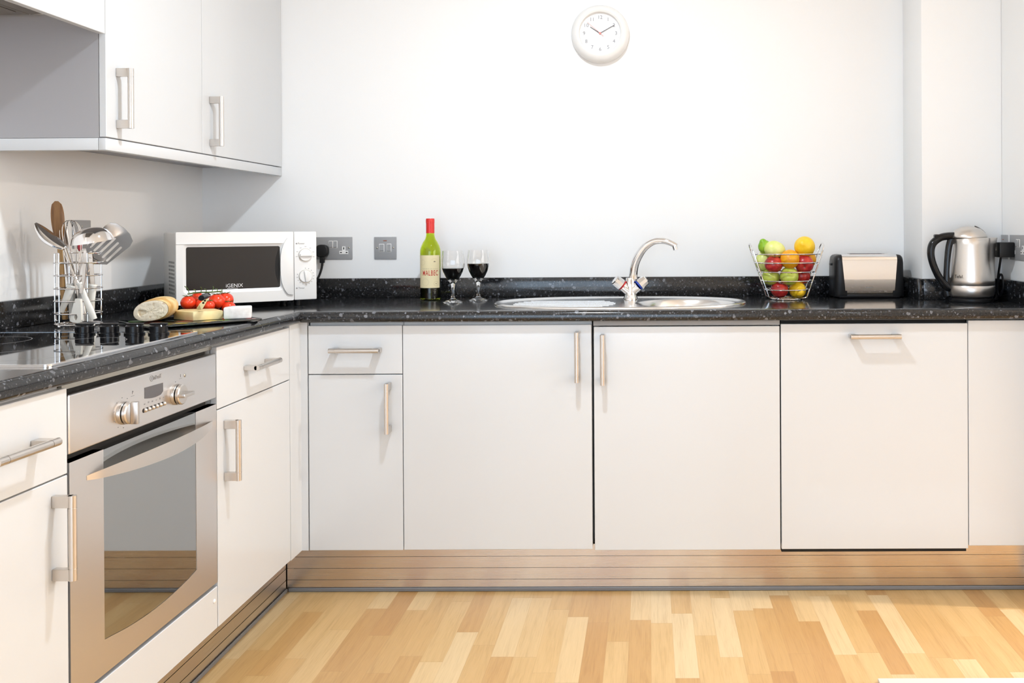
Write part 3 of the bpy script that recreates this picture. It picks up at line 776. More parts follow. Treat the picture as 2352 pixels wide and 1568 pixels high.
def grid(x0, x1, z0, z1, n, y=0.):
    b = MB(); vs = [(lerp(x0,x1,i/n), y, z) for i in range(n+1) for z in (z0, z1)]
    return b.add(vs, [(2*i,2*i+2,2*i+3,2*i+1) for i in range(n)])
RL = .0376
LO = -.004
lb = part('label', curved(grid(-.046+LO, .040, .045, .1640, 40), RL), M['label'], wb_)
lb.rotation_euler.z = .20
part('lettering', curved(text_mb('MALBEC', .0270, Tm((.0005,-.0002,.0985)) @ FRONT, .0002, xs=.56, spacing=1.12, bold=.0003), RL), M['labelred'], lb, smooth=False)
b = text_mb('REPORTE DE FUEGO', .0062, Tm((.0005,-.0002,.1143)) @ FRONT, .0002, spacing=1.1)
part('small_lettering', curved(b, RL), M['labelgrey'], lb, smooth=False)
b = MB()
def ring_front(cx, cz, r, wd): 
    q = ring_prism(circ((0,0),r,28), circ((0,0),r-wd,28), -.0001, .0001); o = MB(); o.add(q.v, q.f, Tm((cx,-.0002,cz)) @ FRONT); return o
b = merge(ring_front(.022,.0605,.0095,.0005), ring_front(.022,.0605,.0078,.0004), ring_front(-.018,.066,.013,.0005), ring_front(-.029,.138,.010,.0005))
for z, a in ((.1325,.015), (.1283,.011), (.0865,.014)): b.box(.0155-a, .0155+a, -.0003, -.0001, z, z+.0008)
for i in range(9):
    t = math.radians(35+110*i/8); b.box(.0165+.013*math.cos(t)-.0007, .0165+.013*math.cos(t)+.0007, -.0003, -.0001, .1405+.011*math.sin(t), .1415+.011*math.sin(t))
part('line_art', curved(b, RL), M['labelgrey'], lb, smooth=False)
b = MB().prism([(.013,.1395), (.020,.1395), (.0205,.1432), (.0185,.1415), (.0165,.1440), (.0145,.1415), (.0125,.1432)], -.0003, -.0001, 'y')
b.prism([(.0205,.0590), (.0240,.0590), (.0235,.0618), (.0210,.0625)], -.0003, -.0001, 'y')
part('emblem', curved(b, RL), M['labeldark'], lb, smooth=False)

def wine_glass(label, x, y, level):
    t = thing('wine_glass', label, 'wine glass', (x, y, ZW+.0003), 0, 'glasses of red wine')
    outp = [(0,0), (.0355,0), (.0360,.0015), (.0345,.0030), (.022,.0075), (.0105,.0125), (.0065,.018), (.0052,.030), (.0055,.050), (.0075,.064), (.0105,.0705), (.017,.078), (.026,.092), (.0345,.109), (.0398,.127), (.0408,.139), (.0398,.152), (.0368,.170), (.0352,.1825)]
    inp = [(.0342,.1825), (.0358,.170), (.0388,.152), (.0398,.139), (.0388,.127), (.0335,.109), (.0250,.093), (.015,.0800), (.006,.0765), (0,.0758)]
    part('glass', MB().lathe(outp+inp, n=56), M['glass'], t)
    wp = [(0,.0764), (.006,.0771), (.0147,.0806), (.0247,.0934), (.0331,.109), (.0384,.127), (.0394,.139)]
    q = []
    for (r0,z0_), (r1,z1_) in zip(wp, wp[1:]):
        q.append((r0,z0_))
        if z1_ > level: f = (level-z0_)/(z1_-z0_); q.append((lerp(r0,r1,f), level)); break
    else: q.append(wp[-1])
    q.append((0, q[-1][1]))
    part('wine', MB().lathe(q, n=48), M['wine'], t, label='red wine')
    return t
wine_glass('wine glass beside the bottle, about half full of red wine', -.690, 3.212, .1215)
wine_glass('wine glass nearer the sink, a little fuller with red wine', -.617, 3.300, .1345)

# ------------------------------------------------------------------ fruit basket
FB = (.494, 3.297)
bk = thing('fruit_basket', 'chrome wire basket heaped with fruit beside the toaster', 'basket', (*FB, ZW))
wr_ = .0023
part('base_ring', MB().tube([(.056*math.cos(2*PI*i/48), .050*math.sin(2*PI*i/48), wr_+.0004) for i in range(48)], wr_, 8, closed=True), M['chrome'], bk)
def hoop(y):
    s = 1 if y > 0 else -1
    pts = smoothpts([(0,y*.9,.0065), (-.05,y*.9,.0065), (-.0655,y*.93,.010), (-.071,y*.95,.022), (-.098,y,.100), (-.1225,y,.172), (-.1290,y*.75,.1935), (-.1305,y*.35,.2005), (-.131,0,.2015)], 5)
    full = [Vector((-p.x, p.y, p.z)) for p in reversed(pts)] + pts[1:]
    return MB().tube(full, wr_, 8)
part('frame_hoop', hoop(-.042), M['chrome'], bk); part('frame_hoop', hoop(.042), M['chrome'], bk)
for z, r in ((.164,.1215), (.133,.1115), (.100,.1000), (.068,.0895), (.036,.0790)):
    part('wire_ring', MB().tube([(r*math.cos(2*PI*i/56), r*.82*math.sin(2*PI*i/56), z) for i in range(56)], wr_, 8, closed=True), M['chrome'], bk)
def apple_fn(d):
    z = d.z; rr = math.hypot(d.x, d.y)
    return 1 - .22*math.exp(-(rr/.28)**2)*(1 if z > 0 else .7) + .03*z
def lemon_fn(d): return 1 + .30*max(0, abs(d.z)-.82)/.18
def pear_fn(d): return (1 + .18*max(0, d.z)**2) * (1-.10*max(0, d.z))
def fruit(name, label, m, x, y, z, r, fn, sc=(1,1,1), rot=(0,0,0), stem=None):
    from mathutils import Euler
    R = Euler(rot).to_matrix().to_4x4()
    o = link_mesh(name, MB().ball((0,0,0), r, 32, 20, sc, mx=R, fn=fn), M[m])
    o.location = (x, y, z); RT[o.name] = Tm((x,y,z)); tag(o, label, name.replace('_', ' ').split()[-1] if name != 'pear' else 'pear', 'fruit in the wire basket')
    if stem:
        zt_ = r*sc[2]*.80
        p = [R @ Vector((0,0,zt_-.002)), R @ Vector((.001,0,zt_+.005)), R @ Vector((.003,.001,zt_+.011))]
        link_mesh('stem', MB().tube(p, .0013, 6), M['stem'], o)
        q = link_mesh('calyx', MB().ball((0,0,0), .004, 10, 6, (1.6,1.6,.5), mx=R @ Tm((0,0,zt_-.0015))), M['stem'], o) if stem == 2 else None
    return o
fruit('apple', 'dark red apple at the bottom of the basket', 'redapple', .4665, 3.279, .9455, .0318, apple_fn, (1,1,.94), (.35,.2,0), 1)
fruit('lemon', 'yellow lemon at the bottom of the basket', 'lemon', .5315, 3.280, .9445, .0300, lemon_fn, (1,1,1.08), (1.9,.5,.3))
fruit('apple', 'green apple low on the side of the basket away from the toaster', 'greenapple', .437, 3.283, .9905, .0325, apple_fn, (1,1,.93), (.2,-.1,0), 1)
fruit('apple', 'green apple in the middle with its stalk end facing out', 'greenapple', .498, 3.255, .9950, .0335, apple_fn, (1,1,.93), (1.15,-.08,.2), 2)
fruit('apple', 'dark red apple low on the toaster side of the basket', 'redapple', .5495, 3.300, .9930, .0310, apple_fn, (1,1,.93), (.3,.3,0))
fruit('apple', 'red apple below the large pale pear', 'redapple', .443, 3.255, 1.0365, .0325, apple_fn, (1,1,.92), (.25,.05,0), 1)
fruit('orange', 'orange in the middle of the basket below the rim', 'orange', .4995, 3.247, 1.0555, .0340, lambda d: 1.)
fruit('apple', 'red apple below the big lemon, blossom end showing', 'redapple', .5530, 3.262, 1.0375, .0330, apple_fn, (1,1,.93), (1.9,.5,0), 2)
fruit('pear', 'pale green pear behind the red apple at the basket side', 'paleapple', .4135, 3.311, 1.0450, .0320, pear_fn, (.9,.9,1.1))
fruit('orange', 'orange half hidden below the big lemon at the basket edge', 'orange', .5725, 3.313, 1.0520, .0320, lambda d: 1.)
fruit('orange', 'orange mostly hidden behind the middle of the basket', 'orange', .4750, 3.318, 1.0560, .0320, lambda d: 1.)
fruit('lime', 'bright green lime on top at the far side of the pale pear', 'lime', .4160, 3.290, 1.0985, .0250, lemon_fn, (.95,.95,1.05), (.5,-.4,0))
fruit('pear', 'large pale green pear lying on top of the fruit', 'paleapple', .4480, 3.270, 1.0900, .0335, pear_fn, (.92,.92,1.12), (.0,1.75,.15), 1)
fruit('lemon', 'big yellow lemon on top with its nipple facing out', 'lemon', .5555, 3.268, 1.0990, .0370, lambda d: 1+.16*max(0, d.z-.88)/.12, (1,1,1.02), (1.15,-.32,-.3))

# ------------------------------------------------------------------ toaster
ts = thing('toaster', 'two slot toaster with polished steel sides and black ends', 'toaster', (.801, 3.385, ZW+.0003))
def yz_prof(hw, h0, h1, r, n=8):
    P = [(-hw+.004,h0), (-hw,h0+.012)]
    for i in range(n+1): t = PI-PI/2*i/n; P.append((-hw+.004+r+r*math.cos(t), h1-r+r*math.sin(t)))
    for i in range(n+1): t = PI/2-PI/2*i/n; P.append((hw-.004-r+r*math.cos(t), h1-r+r*math.sin(t)))
    return P+[(hw,h0+.012), (hw-.004,h0)]
# chrome wrap: narrower towards the bottom
b = MB(); prof_ = yz_prof(.0655, .018, .1585, .022)
def hw_at(z): return .0860 if z > .07 else lerp(.0690, .0860, (z-.018)/.052) if z < .07 else .086
n = len(prof_); vs = []
for y, z in prof_:
    wz = .0985 if z > .11 else .0985-.013*((.11-z)/.092)**2
    vs += [(-wz-.001, y, z), (wz+.001, y, z)]
b.add(vs, [(2*i,2*i+1,2*i+3,2*i+2) for i in range(n-1)])
part('steel_wrap', b, M['chrome'], ts)
for s in (-1, 1):
    b = MB(); secs = []
    for x, k_ in ((.0830,.985), (.0975,.99), (.108,.985), (.1165,.95), (.1230,.87), (.1265,.72)):
        pr_ = yz_prof(.0660*k_, .006, .1590*(.62+.38*min(1, k_/1.0)) if k_ < 1 else (.1600 if k_ > 1 else .1575), .024)
        secs.append([(s*x, y, z) for y, z in pr_])
    n = len(secs[0]); vs = [p for q in secs for p in q]
    fs_ = [(i*n+j, i*n+(j+1) % n, (i+1)*n+(j+1) % n, (i+1)*n+j) for i in range(len(secs)-1) for j in range(n)]
    fs_ += [tuple(range(n)), tuple(range((len(secs)-1)*n, len(secs)*n))]
    part('end_cap', b.add(vs, fs_), M['blackmatt'], ts, angle=.8)
part('base', MB().box(-.112, .112, -.062, .062, .0005, .0185, .006, 3), M['blackmatt'], ts)
part('slot_trim', MB().box(-.070, .070, -.040, .040, .1572, .1600, .001, 1), M['chrome'], ts)
b = MB()
for y in (-.020, .020): b.box(-.062, .062, y-.011, y+.011, .1585, .1603)
part('slots', b, M['void'], ts)
part('lever', MB().box(-.1335, -.120, -.014, .014, .118, .127, .003, 2), M['blackmatt'], ts)
part('dial', MB().cyl((.122,-.015,.135), (.1305,-.015,.135), .006, .005, 16), M['blackmatt'], ts)
b = MB()
for i in range(7): b.box(-.0165+i*.0040, -.0138+i*.0040, -.0668, -.0656, .0385, .0412)
part('emblem', b, M['grey'], ts, smooth=False)

# ------------------------------------------------------------------ kettle
KX, KY = 1.1065, 3.150
kt = thing('electric_kettle', 'brushed steel jug kettle with black handle in the right corner', 'kettle', (KX, KY, ZW+.0003))
part('power_base', MB().lathe([(0,.0004), (.0705,.0004), (.0720,.004), (.0715,.011), (.066,.0165), (0,.017)], n=48), M['blackmatt'], kt)
def spout_warp(p, t, r, z):
    k = max(0., min(1., (z-.105)/.115))
    g = math.exp(-(t if t < PI else t-2*PI)**2/.20)
    a = .027*k**1.5*g
    pinch = .010*math.exp(-((z-.135)/.045)**2)*math.exp(-((abs(t if t < PI else t-2*PI)-.75)/.28)**2)
    return (p[0]+(a-pinch)*math.cos(t), p[1]+(a*.3-pinch)*math.sin(t), p[2])
kp_ = [(0,.0175), (.066,.0175), (.0725,.020), (.0765,.027), (.0783,.040), (.0785,.0565), (.0780,.0570), (.0780,.0580), (.0785,.0585), (.0783,.075), (.0770,.105), (.0745,.135), (.0710,.165), (.0670,.195), (.0640,.2185), (.0625,.2195), (0,.2195)]
part('body', MB().lathe(kp_, n=72, warp=spout_warp), M['kettle'], kt, angle=.9)
lp = [(.0610,.2198), (.0615,.2225), (.0590,.229), (.0510,.240), (.0400,.2495), (.0260,.2560), (.0120,.2588), (0,.2592)]
part('lid', MB().lathe([(0,.2198)]+lp, (-.008,0,0), n=56), M['kettle'], kt)
part('lid_vent', MB().ball((0,0,0), 1, 20, 10, (.022,.0165,.0035), mx=Tm((.027,-.012,.2475)) @ Matrix.Rotation(math.radians(33), 4, 'Y') @ Matrix.Rotation(.35, 4, 'X')), M['blackmatt'], kt)
hp = smoothpts([(-.052,-.002,.226), (-.080,-.004,.2255), (-.108,-.006,.2195), (-.1330,-.008,.200), (-.1405,-.009,.170), (-.1345,-.009,.135), (-.1180,-.008,.095), (-.0985,-.006,.066), (-.0820,-.004,.050), (-.0745,-.003,.0465)], 5)
hd_ = part('handle', MB().tube(hp, interp([.0130,.0130,.0130,.0130,.0125,.0120,.0120,.0130,.0150,.0140], len(hp)), 16, flat=(1.0,1.15)), M['black'], kt)
spn = smoothpts([(-.0600,-.003,.2215), (-.0690,-.003,.190), (-.0735,-.003,.150), (-.0765,-.003,.105), (-.0780,-.003,.065), (-.0770,-.003,.038), (-.0740,-.003,.022)], 4)
part('handle_spine', MB().tube(spn, .0125, 14, flat=(.75,1.5)), M['black'], hd_)
part('lid_release', MB().box(-.128, -.100, -.016, .006, .2205, .2320, .004, 3), M['black'], hd_)
b = MB().tube([(-.0530,-.0480,.190), (-.0560,-.0510,.150), (-.0600,-.0520,.105), (-.0630,-.0500,.075)], [.0040,.0046,.0046,.0040], 12, flat=(.6,1.))
wv = []
for i in range(15):
    z = lerp(.084, .198, i/14); r_ = (lerp(.0783,.0770,(z-.075)/.03) if z < .105 else lerp(.0770,.0745,(z-.105)/.03) if z < .135 else lerp(.0745,.0710,(z-.135)/.03) if z < .165 else lerp(.0710,.0670,(z-.165)/.03))
    a_ = math.radians(192+ (z-.072)*20)
    wv.append((r_*math.cos(a_), r_*math.sin(a_), z))
part('water_window', MB().tube(wv, interp([.0028,.0046,.0050,.0050,.0050,.0046,.0028], 15), 12), M['plate'], kt, label='grey water level window')
b = text_mb('Tefal.', .0155, Tm((0,0,0)) @ FRONT, .0003)
R_ = .0786; A0 = math.radians(-139)
q = MB(); q.v = [((R_)*math.cos(A0+x/R_), (R_)*math.sin(A0+x/R_), .0885+z) for x, y, z in b.v]; q.f = b.f; q.mi = b.mi
part('logo', q, M['dark'], kt, smooth=False)

# ------------------------------------------------------------------ clock
ck = thing('wall_clock', 'round white wall clock high on the back wall', 'clock', (-.1805, YW, 1.9055))
CF = Matrix.Rotation(PI/2, 4, 'X')
part('case', MB().lathe([(0,.0004), (.1085,.0004), (.1100,.006), (.1100,.014), (.1060,.030), (.0960,.0400), (.0860,.0425), (.0795,.0400), (.0775,.0330), (.0770,.026)], n=72, mx=CF), M['plastic'], ck)
part('dial', MB().lathe([(0,.0262), (.0772,.0262), (.0772,.0240)], n=64, mx=CF), M['clockface'], ck)
b = MB()
for i in range(1, 13):
    a = PI/2-2*PI*i/12; b = merge(b, text_mb(str(i), .0195, Tm((.0605*math.cos(a), -.0266, .0605*math.sin(a))) @ FRONT, .0004))
part('numerals', b, M['greypale'], ck, smooth=False)
b = MB()
for i in range(60):
    a = 2*PI*i/60
    b.box(.0725*math.cos(a)-.0004, .0725*math.cos(a)+.0004, -.0267, -.0262, .0725*math.sin(a)-.0004, .0725*math.sin(a)+.0004)
part('minute_dots', b, M['greypale'], ck, smooth=False)
def hand(name, ang, L, tail, w0, y, m):
    a = math.radians(90-ang); d = Vector((math.cos(a), 0, math.sin(a))); nrm = Vector((-d.z, 0, d.x))
    P = [d*-tail+nrm*w0, d*L+nrm*w0*.7, d*L-nrm*w0*.7, d*-tail-nrm*w0]
    part(name, MB().prism([(p.x, p.z) for p in P], y-.0008, y, 'y'), M[m], ck)
M['clockred'] = mat('clock_second_hand', (.75,.25,.22), .5); M['handgrey'] = mat('clock_hand_grey', (.12,.12,.13), .5)
hand('hour_hand', 303, .044, .004, .0016, -.0280, 'handgrey'); hand('minute_hand', 60.5, .062, .004, .0013, -.0295, 'handgrey'); hand('second_hand', 311, .064, .018, .0006, -.0310, 'clockred')
part('hub', MB().cyl((0,-.0265,0), (0,-.0330,0), .0042, .0036, 20), M['clockred'], ck)

# ------------------------------------------------------------------ utensil holder and utensils
UX, UY = -1.5421, 2.4625
SCU = 1/854.
def U(px, py, dy=0.):
    q = 1+dy/UY                                            # tools standing nearer or farther than the holder's centre
    return ((UX+(px-180)*SCU)*q-UX, dy, (ZW+(744.5-py)*SCU-1.1616)*q+1.1616-ZW)
uh = thing('utensil_holder', 'round chrome wire holder full of kitchen tools', 'utensil holder', (UX, UY, ZW+.0003))
for py in (597.5, 626.5, 656, 684.5, 713, 738):
    part('wire_ring', MB().tube([(.0560*math.cos(2*PI*i/48), .0560*math.sin(2*PI*i/48), U(0,py)[2]) for i in range(48)], .0017, 8, closed=True), M['chrome'], uh)
for a in (-150, -112, -35, 30, 90, 145):
    c_, s_ = .0535*math.cos(math.radians(a)), .0535*math.sin(math.radians(a))
    part('upright', MB().tube([(c_,s_,.005), (c_,s_,.198)], .0017, 8), M['chrome'], uh)
for a0, a1 in ((-150,-112), (-35,30), (90,145)):
    pts = [(.0535*math.cos(math.radians(lerp(a0,a1,i/8))), .0535*math.sin(math.radians(lerp(a0,a1,i/8))), .198) for i in range(9)]
    part('top_link', MB().tube(pts, .0017, 8), M['chrome'], uh)
for a in (-110, -20, 70, 160):
    part('ball_foot', MB().ball((.0560*math.cos(math.radians(a)), .0560*math.sin(math.radians(a)), .0046), .0042, 14, 8), M['chrome'], uh)
b = MB()
for i in range(-2, 3):
    y = i*.019; x = math.sqrt(.0560**2-y*y); b.tube([(-x,y,.0088), (x,y,.0088)], .0014, 6)
part('base_wires', b, M['chrome'], uh)
def tool(name, label, cat='utensil'): return thing(name, label, cat, (UX, UY, ZW+.0003), 0, 'kitchen tools in the wire holder')
def strap(pts, w, th, wdir):
    """flat strip along pts; w may vary; wdir = width direction"""
    P = [Vector(p) for p in pts]; n = len(P); W_ = w if isinstance(w, list) else [w]*n
    wd = Vector(wdir).normalized(); vs = []; fs = []
    for i in range(n):
        d = (P[min(i+1,n-1)]-P[max(i-1,0)]).normalized(); nn = d.cross(wd).normalized(); ww = nn.cross(d).normalized()
        for a, b_ in ((-1,-1), (1,-1), (1,1), (-1,1)): vs.append(P[i]+ww*(a*W_[i]/2)+nn*(b_*th/2))
    for i in range(n-1):
        for j in range(4): k = (j+1) % 4; fs.append((i*4+j, i*4+k, i*4+4+k, i*4+4+j))
    fs += [(0,1,2,3), tuple(range(4*n-4, 4*n))]
    return MB().add(vs, fs)
ZF = .0110
def white_handle(root, p0, p1, w0=.019, w1=.024, th=.013, loop=True):
    """flattened tapering plastic handle from p0 (ferrule) to p1 (end)"""
    a, c_ = Vector(p0), Vector(p1); pts = [a.lerp(c_, i/8) for i in range(9)]
    R = interp([.5*w0*.92, .5*w0, .5*w0*.92, .5*(w0+w1)*.5, .5*w1, .5*w1*.9], 9)
    h_ = part('handle', MB().tube(pts, R, 16, flat=(.62,1.)), M['bone'], root, label='white plastic handle')
    part('ferrule', MB().tube([a.lerp(c_, -.03), a.lerp(c_, .02)], [w0*.55, w0*.58], 16, flat=(.7,1.)), M['bone'], h_)
    return h_
# wooden spoon
ws = tool('wooden_spoon', 'brown wooden spoon standing tallest in the wire holder')
sh = smoothpts([U(136,540,.020), U(140,590,.022), U(144,650,.024), U(149,728,.030)], 4)
part('shaft', MB().tube(sh, interp([.0055,.0065,.0070,.0070], len(sh)), 14), M['wood'], ws)
rows = []
for i in range(15):
    s = i/14; p = Vector(U(lerp(131,137.5,s), lerp(455.5,556,s), lerp(.012,.020,s)))
    wd = .0160*math.sin(PI*min(1, s*.93+.02)**.72)**.62 + .0028
    rows.append((p, wd if i else .004))
vs = []; n = 12
for p, wd in rows:
    for j in range(n):
        t = 2*PI*j/n; c_, s_ = math.cos(t), math.sin(t)
        dish = .0035*(1-c_*c_) if s_ < 0 else 0
        vs.append((p.x+wd*c_, p.y+.0052*s_+dish*.9, p.z))
fs_ = [(i*n+j, i*n+(j+1) % n, (i+1)*n+(j+1) % n, (i+1)*n+j) for i in range(14) for j in range(n)] + [tuple(range(n)), tuple(range(14*n, 15*n))]
part('bowl', MB().add(vs, fs_), M['wooddark'], ws, label='dark brown spoon bowl')
# ladle
ld = tool('ladle', 'steel ladle hanging its domed bowl over the holder rim')
C_ = Vector(U(214, 549, -.028)); rb = .0505
prof_ = [(rb*1.02, -.001), (rb, .002), (rb*.93, .014), (rb*.78, .0255), (rb*.52, .0335), (rb*.25, .0370), (0, .0380), (0, .0368), (rb*.25, .0358), (rb*.5, .0325), (rb*.75, .0245), (rb*.9, .0135), (rb*.97, .002), (rb*1.02, -.001)]
tilt = Matrix.Rotation(math.radians(-7), 4, 'Y') @ Matrix.Rotation(math.radians(8), 4, 'X')
part('bowl', MB().lathe(prof_, n=44, mx=Tm(C_) @ tilt), M['chrome'], ld)
part('shaft', strap(smoothpts([U(206,551,.010), U(208,575,.012), U(211,610,.008), U(213,640,.0), U(214,655,-.004)], 3), .0105, .0025, (1,.1,0)), M['steel'], ld)
white_handle(ld, U(213,650,-.006), U(205,732,-.004), .022, .022)
# slotted turner: blade cut by five slots
tn = tool('slotted_turner', 'steel slotted turner leaning out to the side above the microwave')
ex = (Vector(U(296,520,.0))-Vector(U(226,585,.0))); L_ = ex.length; ex.normalize()
ez = Vector((.1,-1,-.35)); ez = (ez-ex*ez.dot(ex)).normalized(); ey = ez.cross(ex)
mx = Matrix((( *[ex.x], ey.x, ez.x, 0), (ex.y, ey.y, ez.y, 0), (ex.z, ey.z, ez.z, 0), (0,0,0,1)))
mx = Tm(U(219,586,.018)) @ mx
bm_ = bmesh.new(); E_ = []
outl = [(-.014,-.012), (0,-.027), (.006,-.034), (.085,-.041), (.102,-.036), (.112,-.018), (.114,.004), (.110,.026), (.100,.038), (.085,.041), (.006,.034), (0,.027), (-.014,.012)]
loops = [outl] + [rrect(.012, .078-(abs(i)*.004), i*.0135-.0028, i*.0135+.0028, .0026, 3) for i in (-2,-1,0,1,2)]
for lp_ in loops:
    V = [bm_.verts.new((x, y, 0)) for x, y in lp_]; E_ += [bm_.edges.new((V[i], V[(i+1) % len(V)])) for i in range(len(V))]
bmesh.ops.triangle_fill(bm_, edges=E_, use_beauty=True)
r_ = bmesh.ops.extrude_face_region(bm_, geom=bm_.faces[:])
for v in [g for g in r_['geom'] if isinstance(g, bmesh.types.BMVert)]: v.co.z += .0014
part('blade', MB().bm(bm_, mx), M['steel'], tn, smooth=False, label='grey steel blade with five slots')
part('neck', strap([mx @ Vector((-.012,0,.0008)), U(214,592,.018), U(208,603,.014), U(203,615,.008), U(192,632,-.004), U(181,650,-.012)], [.025,.030,.020,.012,.009,.009], .0022, (.75,0,.65)), M['steel'], tn)
white_handle(tn, U(164,652,-.020), U(140,712,-.030), .022, .015, .012)
part('hanging_loop', MB().tube([(Vector(U(133,722,-.028))+Vector((.0075*math.cos(2*PI*i/16)*.7+.003*math.sin(2*PI*i/16), 0, .0115*math.sin(2*PI*i/16)))) for i in range(16)], .0014, 6, closed=True), M['chrome'], tn)
# serving spoon
ss = tool('serving_spoon', 'steel serving spoon pointing out beyond the wooden spoon')
rows = []
A_, B_ = Vector(U(82,507,-.030)), Vector(U(153,566,-.022))
ax_ = (B_-A_).normalized(); sd = Vector((.15,.85,.40)); sd = (sd-ax_*sd.dot(ax_)).normalized(); up_ = sd.cross(ax_)
vs = []; n = 12
for i in range(13):
    s = i/12; p = A_.lerp(B_, s) - up_*(.010*math.sin(PI*s))*-1
    wd = .0015+.0195*math.sin(PI*min(1,s*.95+.02))**.7; hh = .0035+.0075*math.sin(PI*s)
    for j in range(n):
        t = 2*PI*j/n; vs.append(p+sd*(wd*math.cos(t))+up_*(hh*math.sin(t) if math.sin(t) < 0 else hh*.9*math.sin(t)))
fs_ = [(i*n+j, i*n+(j+1) % n, (i+1)*n+(j+1) % n, (i+1)*n+j) for i in range(12) for j in range(n)] + [tuple(range(n)), tuple(range(12*n, 13*n))]
part('bowl', MB().add(vs, fs_), M['chrome'], ss)
sh = smoothpts([U(150,562,-.022), U(157,582,-.026), U(168,615,-.036), U(182,650,-.044)], 4)
part('shaft', MB().tube(sh, interp([.0045,.0036,.0030,.0030], len(sh)), 10), M['steel'], ss)
white_handle(ss, U(183,646,-.046), U(216,728,-.030), .015, .019, .013)
# whisk
wk = tool('whisk', 'wire balloon whisk standing in the middle of the holder')
A_ = Vector(U(176,640,.030)); T_ = Vector(U(160,500,.030)); dirw = (T_-A_).normalized(); Lw = (T_-A_).length
sx_ = Vector((1,0,0)); sx_ = (sx_-dirw*sx_.dot(dirw)).normalized(); sy_ = dirw.cross(sx_)
for k_ in range(5):
    a = PI*k_/5; sdv = sx_*math.cos(a)+sy_*math.sin(a); pts = []
    for i in range(25):
        t = PI*i/24; h_ = math.sin(t)**.85; pts.append(A_+dirw*(Lw*h_)+sdv*(-.0255*math.copysign(abs(math.sin(2*t))**.8, math.cos(t))*1.0 if 0 < i < 24 else (.004 if i else -.004)))
    part('wire_loop', MB().tube(pts, .0010, 6), M['chrome'], wk)
part('handle', MB().tube([A_+dirw*.006, A_, U(184,668,.026), U(196,733,.020)], [.0060,.0085,.0090,.0095], 16), M['steel'], wk)
# knife like spatula and red tipped tool
kn = tool('palette_knife', 'narrow steel blade standing behind the serving spoon')
part('blade', strap([U(147,508,.040), U(151,545,.040), U(157,590,.038), U(162,650,.036)], [.004,.012,.015,.013], .0016, (1,.2,0)), M['steel'], kn)
white_handle(kn, U(163,648,.035), U(168,732,.032), .019, .021)
pe = tool('peeler', 'small steel peeler with a dark red tip under the ladle')
part('tip', MB().ball(U(184,562,.046), .0085, 16, 10, (.62,.6,1.35)), M['redhandle'], pe, label='dark red tip')
part('shaft', strap([U(184,572,.046), U(186,600,.044), U(190,640,.040), U(194,728,.036)], [.006,.012,.016,.014], .003, (1,0,0)), M['steel'], pe)
ms = tool('kitchen_tongs', 'flat steel tongs between the ladle and the whisk')
part('arm', strap([U(198,570,.020), U(196,600,.020), U(190,635,.016), U(186,700,.010), U(186,733,.006)], [.010,.014,.018,.016,.014], .002, (1,.15,0)), M['steel'], ms)
part('arm', strap([U(200,572,.030), U(203,605,.032), U(204,650,.030), U(200,733,.014)], [.010,.013,.016,.013], .002, (1,-.1,0)), M['steel'], ms)
fsx = tool('masher', 'tool with a broad white handle showing a slot at its foot')
part('shaft', strap([U(196,600,-.046), U(192,640,-.046), U(186,668,-.048)], .008, .0025, (1,0,0)), M['steel'], fsx)
# broad handle with a real slot through its foot
bm_ = bmesh.new(); E_ = []
outl = [(-.0065,.062), (.0065,.062), (.0095,.048), (.0135,.020), (.0150,.008), (.0130,.001), (.006,-.0015), (-.006,-.0015), (-.0130,.001), (-.0150,.008), (-.0135,.020), (-.0095,.048)]
hole = [(.0045*math.cos(2*PI*i/16), .013+.0085*math.sin(2*PI*i/16)) for i in range(16)]
for lp_ in (outl, hole):
    V = [bm_.verts.new((x, 0, z)) for x, z in lp_]; E_ += [bm_.edges.new((V[i], V[(i+1) % len(V)])) for i in range(len(V))]
bmesh.ops.triangle_fill(bm_, edges=E_, use_beauty=True)
r_ = bmesh.ops.extrude_face_region(bm_, geom=bm_.faces[:])
for v in [g for g in r_['geom'] if isinstance(g, bmesh.types.BMVert)]: v.co.y += .009
part('handle', MB().bm(bm_, Tm(U(172,735,-.052)) @ Matrix.Rotation(.12, 4, 'Y')), M['bone'], fsx, smooth=False, label='white plastic handle with slot')

# ------------------------------------------------------------------ board with food
bA, bB = Vector((-1.2875,2.3540)), Vector((-1.0880,2.5735))
bu = (bB-bA); bl = bu.length; bu.normalize(); bv = Vector((-bu.y, bu.x)); bwid = .25
bang = math.atan2(bu.y, bu.x)
cb = thing('chopping_board', 'dark patterned glass chopping board under the bread and cheese', 'chopping board', (bA.x, bA.y, ZW), bang)
bd = part('plate', MB().prism(rrect(0, bl, 0, bwid, .012, 5), .0045, .0090, 'z', .0012, seg=2), M['board'], cb)
for x, y in ((.03,.03), (bl-.03,.03), (.03,bwid-.03), (bl-.03,bwid-.03)): part('foot', MB().cyl((x,y,.0003), (x,y,.0046), .007, n=16), M['blackmatt'], cb)
PC = [mat('board_print_yellow', (.5,.36,.02), .15), mat('board_print_green', (.12,.25,.03), .15), mat('board_print_red', (.3,.05,.04), .15)]
for i, (x, y, r, c_) in enumerate(((.05,.06,.02,1), (.09,.035,.016,0), (.12,.09,.022,2), (.17,.05,.018,0), (.2,.03,.015,1), (.05,.13,.022,2), (.24,.06,.016,1), (.035,.2,.022,1), (.27,.02,.014,2), (.15,.025,.012,2), (.03,.03,.012,2))):
    part('printed_motif', MB().lathe([(0,.00905), (r,.00905), (r,.0092), (0,.0092)], (x,y,0), 20), PC[c_], bd)
ZBD = ZW+.0093
